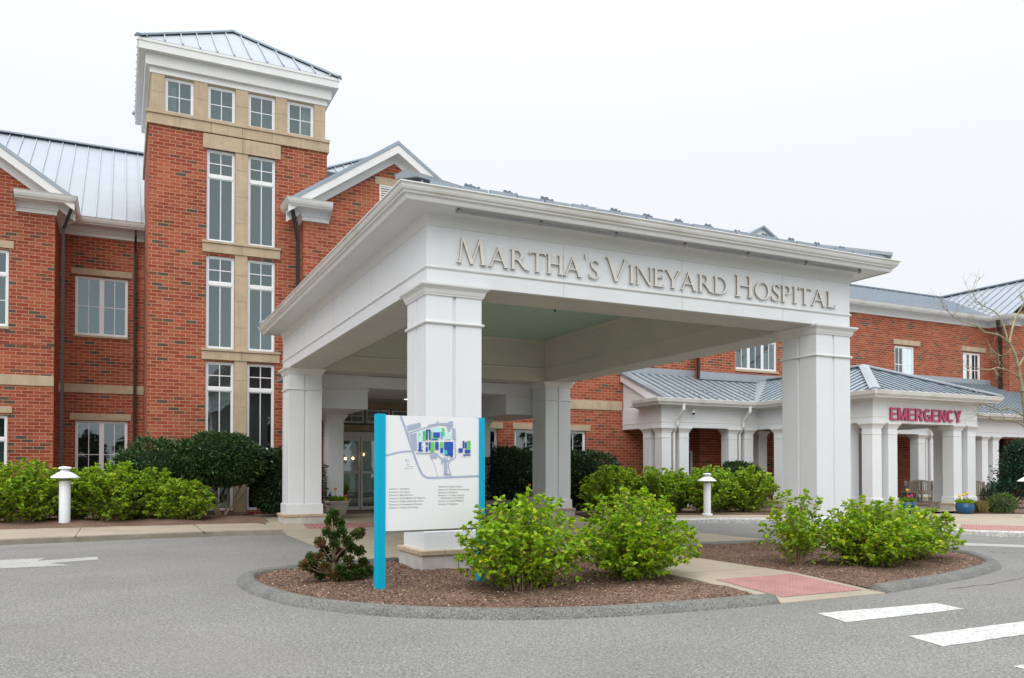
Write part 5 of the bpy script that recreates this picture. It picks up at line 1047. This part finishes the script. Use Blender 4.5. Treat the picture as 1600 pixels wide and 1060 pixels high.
def teak_seat(loc, rz, label, W_=.62, n=7, cat='chair', nm='garden_chair', grp=None):
    t = thing(nm, label, cat, loc, rz, grp); h = .95
    m = MB()
    for k in range(6): m.box(-W_ / 2 + .03, W_ / 2 - .03, -.27 + k * .09, -.27 + k * .09 + .075, .415, .44)
    m.build('seat', 'teak', t, local=True)
    for sx in (-1, 1):
        for sy in (-1, 1): m = MB(); m.box(sx * (W_ / 2 - .03) - .03, sx * (W_ / 2 - .03) + .03, sy * .26 - .03, sy * .26 + .03, 0, .66 if sy < 0 else .93); m.build('leg', 'teak', t, local=True)
        m = MB(); m.box(sx * (W_ / 2 - .03) - .035, sx * (W_ / 2 - .03) + .035, -.31, .27, .66, .69); m.build('armrest', 'teak', t, local=True)
    m = MB(); w = W_ / 2 - .06
    for k in range(n): x = -w + 2 * w * (k + .5) / n; m.box(x - .022, x + .022, .25, .27, .47, h - .04 - .10 * (x / w) ** 2 + .02)
    m.box(-w, w, .24, .28, .44, .49); N = 10
    for k in range(N):
        x0_, x1_ = -w - .03 + (2 * w + .06) * k / N, -w - .03 + (2 * w + .06) * (k + 1) / N; a_, b_ = (h - .10 * (x0_ / w) ** 2), (h - .10 * (x1_ / w) ** 2); m.prism([(x0_, a_ - .05), (x1_, b_ - .05), (x1_, b_ + .01), (x0_, a_ + .01)], .238, .282, 'y')
    m.build('backrest', 'teak', t, local=True); m = MB(); m.box(-w, w, -.27, -.235, .33, .41); m.build('apron', 'teak', t, local=True); return t
c = PZ(1431, 786, .125); z_ = .125
teak_seat((30.15, 23.6, .16), R(160), 'small grey teak armchair seen from behind in front of a teak bench', .62, 7, 'chair', 'garden_chair', 'teak chairs in the emergency porch')
teak_seat((31.7, 24.3, .16), R(-20), 'long grey teak bench with arched back seen between the emergency porch columns', 1.35, 15, 'bench', 'garden_bench')
c = PZ(1530, 790, .15); teak_seat((31.75, 21.7, .15), R(-32), 'grey teak armchair at the right outside the emergency porch columns', .66, 8, 'chair', 'garden_chair', 'teak chairs in the emergency porch')
m = MB(); m.box(-.3, .3, -.2, .2, .44, .47)
for sx in (-1, 1):
    for sy in (-1, 1): m.box(sx * .26 - .025, sx * .26 + .025, sy * .16 - .025, sy * .16 + .025, 0, .44)
o = m.build('side_table', 'teak'); o.location = (29.55, 23.3, .16); tag(o, 'small slatted teak side table beside the teak armchair in the emergency porch', 'table')
# ================================================================== PLANTS
lime = 'lime green hydrangea bushes on the island'
shrub('hydrangea_bush', 'leafy lime green bush right of the map sign, partly over its post', 'bush', (PY(815, 800, 8.95).x, 8.95, .07), .81, .70, 1.06, 300, .068, 'leaf_lime', lime, base=.2, start=.14, step=.066, stem=.0048, top_noise=.42)
shrub('hydrangea_bush', 'wide leafy lime green bush left of the red tactile pad', 'bush', (PY(990, 800, 9.1).x, 9.1, .07), .90, .76, 1.07, 340, .068, 'leaf_lime', lime, base=.2, start=.14, step=.066, stem=.0048, top_noise=.42)
shrub('hydrangea_bush', 'small loose lime green bush in front of the near right column', 'bush', (9.35, 9.35, .09), .60, .52, .98, 95, .070, 'leaf_lime', lime, start=.25, step=.065, stem=.005, top_noise=.45)
shrub('hydrangea_bush', 'large dense lime green bush at the right end of the island', 'bush', (10.45, 8.85, .09), 1.0, .82, .88, 350, .068, 'leaf_lime', lime, base=.2, start=.14, step=.066, stem=.0048, top_noise=.42)
shrub('hydrangea_bush', 'lime green bush at the far right tip of the island behind the large one', 'bush', (11.75, 9.15, .09), .80, .72, .74, 210, .068, 'leaf_lime', lime, start=.25, step=.065, stem=.005, top_noise=.42)
hg = 'lime green hedge shrubs along the building'
for (x, y, rx, ry, h, n, lab) in ((-3.6, 24.5, 1.3, .9, 1.52, 150, 'lime green hedge shrub at the far left edge under the gable wing'), (-2.2, 24.2, 1.25, .95, 1.48, 160, 'lime green hedge shrub just left of the white bollard light'), (-.15, 24.05, 1.15, .9, 1.45, 160, 'rounded lime green hedge shrub just right of the bollard light'), (-1.15, 24.75, .9, .6, 1.35, 90, 'lime green hedge shrub directly behind the left bollard light'), (.75, 24.3, .9, .7, 1.3, 100, 'lime green hedge shrub overlapping the broad dark clipped shrub'), (1.45, 23.7, .95, .7, 1.02, 95, 'low lime green shrub in front of the dark rhododendron')):
    shrub('hedge_shrub', lab, 'shrub', (x, y, .17), rx, ry, h, int(n * 2.0), .095, 'leaf_hedge', hg, start=.15, step=.085, stem=.007, tips=7, top_noise=.26, width=.8)
c0 = [(14.0, 21.9, 1.05, .8, 1.42, 'lime green hedge shrub right of the dark mound behind the canopy'), (15.5, 21.6, 1.05, .8, 1.40, 'lime green hedge shrub just left of the bollard behind the canopy'), (17.3, 21.2, 1.05, .8, 1.40, 'lime green hedge shrub right of the bollard behind the canopy'), (18.9, 20.9, 1.05, .8, 1.38, 'lime green hedge shrub partly hidden by the near right column'), (14.75, 22.3, .9, .7, 1.36, 'lime green hedge shrub behind the gap left of the bollard behind the canopy'), (16.5, 21.9, .9, .7, 1.34, 'lime green hedge shrub directly behind the bollard behind the canopy'), (18.1, 21.5, .9, .7, 1.36, 'lime green hedge shrub filling the back of the row left of the near right column')]
for (x, y, rx, ry, h, lab) in c0: shrub('hedge_shrub', lab, 'shrub', (x, y, .15), rx, ry, h, 230, .095, 'leaf_hedge', hg, start=.15, step=.085, stem=.007, tips=7, top_noise=.26, width=.8)
# clipped rhododendrons
tr = [(0.05, .0, 2.6, 1.0), (.0, .05, 1.9, .8), (.1, 0, .3, 1.15), (.12, .03, 1.0, .9), (-.05, .0, 3.6, .9)]
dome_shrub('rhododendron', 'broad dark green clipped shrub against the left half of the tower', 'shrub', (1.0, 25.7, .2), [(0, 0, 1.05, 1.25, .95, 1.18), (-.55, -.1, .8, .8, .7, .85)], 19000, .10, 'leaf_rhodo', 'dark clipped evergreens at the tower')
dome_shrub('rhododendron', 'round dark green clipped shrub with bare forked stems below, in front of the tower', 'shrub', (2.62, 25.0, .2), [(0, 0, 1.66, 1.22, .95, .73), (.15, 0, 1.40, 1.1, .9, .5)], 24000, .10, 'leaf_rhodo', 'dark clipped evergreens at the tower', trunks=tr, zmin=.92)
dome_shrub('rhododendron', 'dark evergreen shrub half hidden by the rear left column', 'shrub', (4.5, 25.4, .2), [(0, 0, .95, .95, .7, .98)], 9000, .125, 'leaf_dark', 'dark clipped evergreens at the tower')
ev = 'dark clipped evergreens right of the entrance'
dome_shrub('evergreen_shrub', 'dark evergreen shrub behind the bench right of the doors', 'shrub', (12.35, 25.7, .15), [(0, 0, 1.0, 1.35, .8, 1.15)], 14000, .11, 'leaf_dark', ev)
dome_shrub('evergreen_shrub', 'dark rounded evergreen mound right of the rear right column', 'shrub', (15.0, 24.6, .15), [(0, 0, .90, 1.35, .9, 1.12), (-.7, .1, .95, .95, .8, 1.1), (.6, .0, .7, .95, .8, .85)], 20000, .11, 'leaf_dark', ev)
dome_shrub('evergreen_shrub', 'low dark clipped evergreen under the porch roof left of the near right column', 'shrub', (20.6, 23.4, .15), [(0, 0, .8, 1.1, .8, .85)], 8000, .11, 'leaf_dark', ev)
t = thing('climbing_plant', 'thin dark leafy plant beside the rear left column', 'plant', (5.25, 23.4, .12)); P = []; D = []
for i in range(260): z = random.uniform(.1, 1.6); a = random.uniform(0, 6.3); r_ = random.uniform(0, .22) * (1.2 - z / 2); P.append((math.cos(a) * r_ + .05 * math.sin(z * 4), math.sin(a) * r_, z)); D.append((math.cos(a), math.sin(a), .3))
leaves('foliage', P, D, .09, 'leaf_dark', t, local=True); m = MB(); m.tube([(0, 0, 0), (.04, 0, .6), (-.03, 0, 1.1), (.02, 0, 1.55)], .012, 5); m.build('stem', 'bark', t, local=True)
# conifers
leafmat('leaf_rust', (.12, .045, .02), (.28, .10, .04), None, .7, .1)
def conifer(name, label, c, h, r, n, size, lm, spread=1., grp=None, base=.12):
    t = thing(name, label, 'conifer', c, 0, grp); P = []; D = []; tb = MB(); tb.tube([(0, 0, -.05), (.02, 0, h * .5), (0, 0, h * .93)], [.022 + h * .01, .014 + h * .005, .004], 6)
    nb = int(18 + h * 20)
    for i in range(nb):
        z = h * (base + (.97 - base) * (i / nb) ** .9); a = i * 2.4 + random.uniform(-.3, .3); L_ = r * (1 - (z / h) ** .95) * random.uniform(.55, 1.15) + .05 * r; e = Vector((math.cos(a) * L_, math.sin(a) * L_, z + L_ * random.uniform(.15, .6) * spread)); b_ = Vector((0, 0, z))
        tb.tube([b_, e], [.008 + L_ * .01, .003], 4, cap=False); k = int(n / nb * (.35 + L_ / r))
        for j in range(k):
            q = random.uniform(.25, 1.08); p = b_.lerp(e, q); s_ = .16 * r * (1.2 - .4 * q); P.append(tuple(p + Vector((random.gauss(0, s_), random.gauss(0, s_), random.gauss(0, s_ * .7))))); D.append(tuple((e - b_).normalized() + Vector((0, 0, .5))))
    for j in range(int(n * .04)): P.append((random.gauss(0, .03), random.gauss(0, .03), h * random.uniform(.88, 1.0))); D.append((0, 0, 1))
    tb.build('trunk', 'bark', t, local=True); leaves('foliage', P, D, size, lm, t, width=.5, jit=.6, local=True); return t
t = thing('dwarf_conifer', 'small bushy conifer with rusty brown patches at the left tip of the island', 'conifer', (2.50, 10.55, .08)); tb = MB(); P = []; D = []; P2 = []; D2 = []
ends = [(522, 803), (516, 815), (530, 818), (512, 832), (534, 832), (522, 838), (500, 848), (541, 846), (556, 836), (563, 833), (523, 852), (548, 856), (508, 862), (532, 866), (562, 862), (498, 872), (482, 880), (475, 884), (490, 888), (519, 876), (545, 876), (568, 880), (578, 893), (556, 890), (532, 890), (508, 886), (500, 900), (520, 900), (544, 900), (566, 897), (538, 908), (552, 906), (524, 908), (486, 872)]
for i, (px2, py2) in enumerate(ends * 2):
    dy = random.uniform(-.20, .08) if i < len(ends) else random.uniform(.0, .28); e_ = PY(px2, py2, 10.55 + dy) - Vector((2.5, 10.55, .08)); e_.z = max(e_.z, .07)
    b_ = Vector((0, 0, max(.02, e_.z * .55 - .05))); m_ = b_.lerp(e_, .5) - Vector((0, 0, .02)); tb.tube([b_, m_, e_], [.011, .008, .004], 5, cap=False)
    rusty = random.random() < .22
    for k in range(260):
        d = Vector((random.gauss(0, 1), random.gauss(0, 1), random.gauss(.1, .9))).normalized(); q = e_ + d * random.uniform(.01, .068); dead = random.random() < (.55 if rusty else .05); (P2 if dead else P).append(tuple(q)); (D2 if dead else D).append(tuple(d + Vector((0, 0, .6))))
tb.tube([(0, 0, -.05), (.01, 0, .4), (-.02, 0, .8)], [.03, .02, .008], 7); tb.build('trunk', 'twig', t, local=True); leaves('foliage', P, D, 30e-3, 'leaf_dwarf', t, width=.75, jit=.4, local=True); leaves('dead_foliage', P2, D2, .028, 'leaf_rust', t, width=.75, jit=.4, local=True)
c = PZ(1590, 795, .15); conifer('spruce', 'dark blue green pointed conifer at the right edge beside the porch', (29.5, 18.7, .14), 2.4, 1.0, 9000, .10, 'leaf_blueconifer', .5)
def low(label, c, r, h, n, lm, size=.07): return dome_shrub('juniper', label, 'shrub', c, [(0, 0, h * .45, r, r * .8, h * .55), (r * .4, 0, h * .55, r * .5, r * .5, h * .45), (-r * .4, .1, h * .4, r * .55, r * .5, h * .4)], n, size, lm, 'low junipers near the emergency porch', width=.3, zmin=.0)
low('low spreading green juniper left of the right edge bollard', (25.95, 16.95, .14), .45, .62, 3600, 'leaf_juniper'); low('dark low evergreen behind the spreading juniper', (31.1, 20.6, .14), .55, .85, 2600, 'leaf_dark')
P = []; D = []
t = thing('grass_tuft', 'pale green tuft of narrow leaves between the blue pot and the juniper', 'plant', (25.35, 17.35, .13))
for i in range(420): a = random.uniform(0, 6.3); q = random.uniform(0, .2); P.append((math.cos(a) * q, math.sin(a) * q, 0)); D.append((math.cos(a) * .5, math.sin(a) * .5, 1.2))
leaves('foliage', P, D, .38, 'leaf_bud', t, width=.06, local=True, jit=.15)
# bare tree at the right edge
def bare_tree(name, label, c, H, lean=(0, 0), depth=5, seed=3, r0=.11, lm='bark_moss', first=.30, spread=.75):
    rnd = random.Random(seed); t = thing(name, label, 'tree', c); tr_ = MB(); br_ = MB()
    def grow(p, d, L_, r, k):
        n = 4; pts = [p]; dd = d.copy()
        for i in range(n): dd = (dd + Vector((rnd.gauss(0, .16), rnd.gauss(0, .16), rnd.gauss(.03, .10)))).normalized(); pts.append(pts[-1] + dd * L_ / n)
        (tr_ if k == 0 else br_).tube(pts, [r * (1 - .45 * i / n) for i in range(n + 1)], 7 if k < 2 else 4 if k < 4 else 3, cap=False)
        if k >= depth: return
        m_ = 4 if k < 2 else 3
        for i in range(m_):
            q = pts[min(n, max(2, int(n * rnd.uniform(.5, 1.05))))] if i else pts[-1]; a = rnd.uniform(0, 6.3); s_ = spread * rnd.uniform(.6, 1.25) if i else .35
            v = (dd + Vector((math.cos(a) * s_, math.sin(a) * s_, rnd.uniform(-.15, .35)))).normalized(); grow(q, v, L_ * rnd.uniform(.58, .82), r * (.55 if i == 0 else .42), k + 1)
    grow(Vector((0, 0, -.1)), Vector((lean[0], lean[1], 1)).normalized(), H * first, r0, 0)
    w = tr_.build('trunk', lm, t, local=True, smooth=True); br_.build('branches', lm, t, local=True, smooth=True); return t
limbs = [(((1606, 800), (1606, 720), (1603, 660), (1598, 615), (1593, 587), (1587, 558), (1577, 537)), .095, .05, 0),
 (((1577, 537), (1561, 524), (1539, 519), (1527, 510), (1510, 505), (1493, 498), (1474, 480)), .042, .008, -.9), (((1577, 537), (1582, 513), (1588, 494), (1600, 474), (1608, 450)), .045, .012, .5),
 (((1575, 533), (1565, 500), (1551, 485), (1530, 474), (1518, 452)), .032, .008, 1.0), (((1593, 590), (1578, 581), (1559, 575), (1544, 578), (1513, 573), (1472, 564)), .036, .007, -.6),
 (((1598, 650), (1578, 638), (1561, 641), (1540, 632), (1528, 624)), .036, .008, .7), (((1603, 668), (1581, 657), (1556, 657), (1531, 649), (1512, 655)), .03, .007, -1.1),
 (((1590, 575), (1604, 552), (1618, 530), (1626, 500)), .036, .01, .3), (((1580, 545), (1566, 556), (1552, 548), (1541, 530)), .02, .006, .9), (((1597, 612), (1618, 596), (1640, 570)), .035, .01, -.4), (((1601, 640), (1622, 640), (1650, 620)), .035, .01, .4)]
c = PY(1606, 795, 19.6); t = thing('bare_tree', 'bare mossy tree with budding twigs at the right edge in front of the porch', 'tree', (c.x, 19.6, .14)); rnd = random.Random(4); tr_ = MB(); br_ = MB(); bP = []; bD = []
def twig(p, d, L_, r, k):
    pts = [p]; dd = d
    for i in range(4): dd = (dd + Vector((rnd.gauss(0, .22), rnd.gauss(0, .22), rnd.gauss(.05, .15)))).normalized(); pts.append(pts[-1] + dd * L_ / 4)
    br_.tube(pts, [r * (1 - .6 * i / 4) for i in range(5)], 4 if k == 0 else 3, cap=False)
    if k >= 2: bP.append(tuple(pts[-1])); bD.append(tuple(dd)); return
    for i in range(3 if k == 0 else 2): q = pts[rnd.choice((1, 2, 3, 4))]; twig(q, (dd + Vector((rnd.gauss(0, .6), rnd.gauss(0, .6), rnd.gauss(.1, .45)))).normalized(), L_ * rnd.uniform(.5, .8), r * .6, k + 1)
for li, (pts, r0, r1, dy) in enumerate(limbs):
    n = len(pts); P = []
    for i, (px2, py2) in enumerate(pts): P.append(PY(px2, py2, 19.6 + (dy * i / (n - 1) if li else .02 * i)) - Vector((c.x, 19.6, .14)))
    if li == 0: P[0].z = -.1
    P = resample(P, 4); (tr_ if li == 0 else br_).tube(P, [r0 + (r1 - r0) * i / (len(P) - 1) for i in range(len(P))], 9 if li == 0 else 6)
    if li:
        for k in range(9): i = rnd.randrange(len(P) // 4, len(P)); d = (P[i] - P[i - 1]).normalized(); twig(P[i], (d + Vector((rnd.gauss(0, .6), rnd.gauss(0, .7), rnd.gauss(.15, .6)))).normalized(), rnd.uniform(.35, .85), r1 * 1.1, 0)
tr_.build('trunk', 'bark_moss', t, local=True, smooth=True); br_.build('branches', 'bark_moss', t, local=True, smooth=True); ob = leaves('buds', bP, bD, .035, 'leaf_bud', t, local=True); ob['kind'] = 'stuff'
# woods and trees far behind the photographer (seen only as reflections in the windows)
g = MB(); P = []; D = []
for i in range(26):
    x = -95 + i * 7.5 + random.uniform(-2, 2); y = -46 - random.uniform(0, 9); h = random.uniform(6, 10)
    n = 260; d = rng.normal(0, 1, (n, 3)); d /= np.linalg.norm(d, axis=1)[:, None]; r_ = rng.uniform(.3, 1, n)[:, None]; P.append(np.array([x, y, h * .55]) + d * r_ * np.array([h * .42, h * .35, h * .48])); D.append(d)
leafmat('wood_leaf', (.03, .045, .02), (.09, .085, .05), None, .7, .1)
o = leaves('woods', np.concatenate(P), np.concatenate(D), 1.5, 'wood_leaf', None, width=.6); o['kind'] = 'stuff'
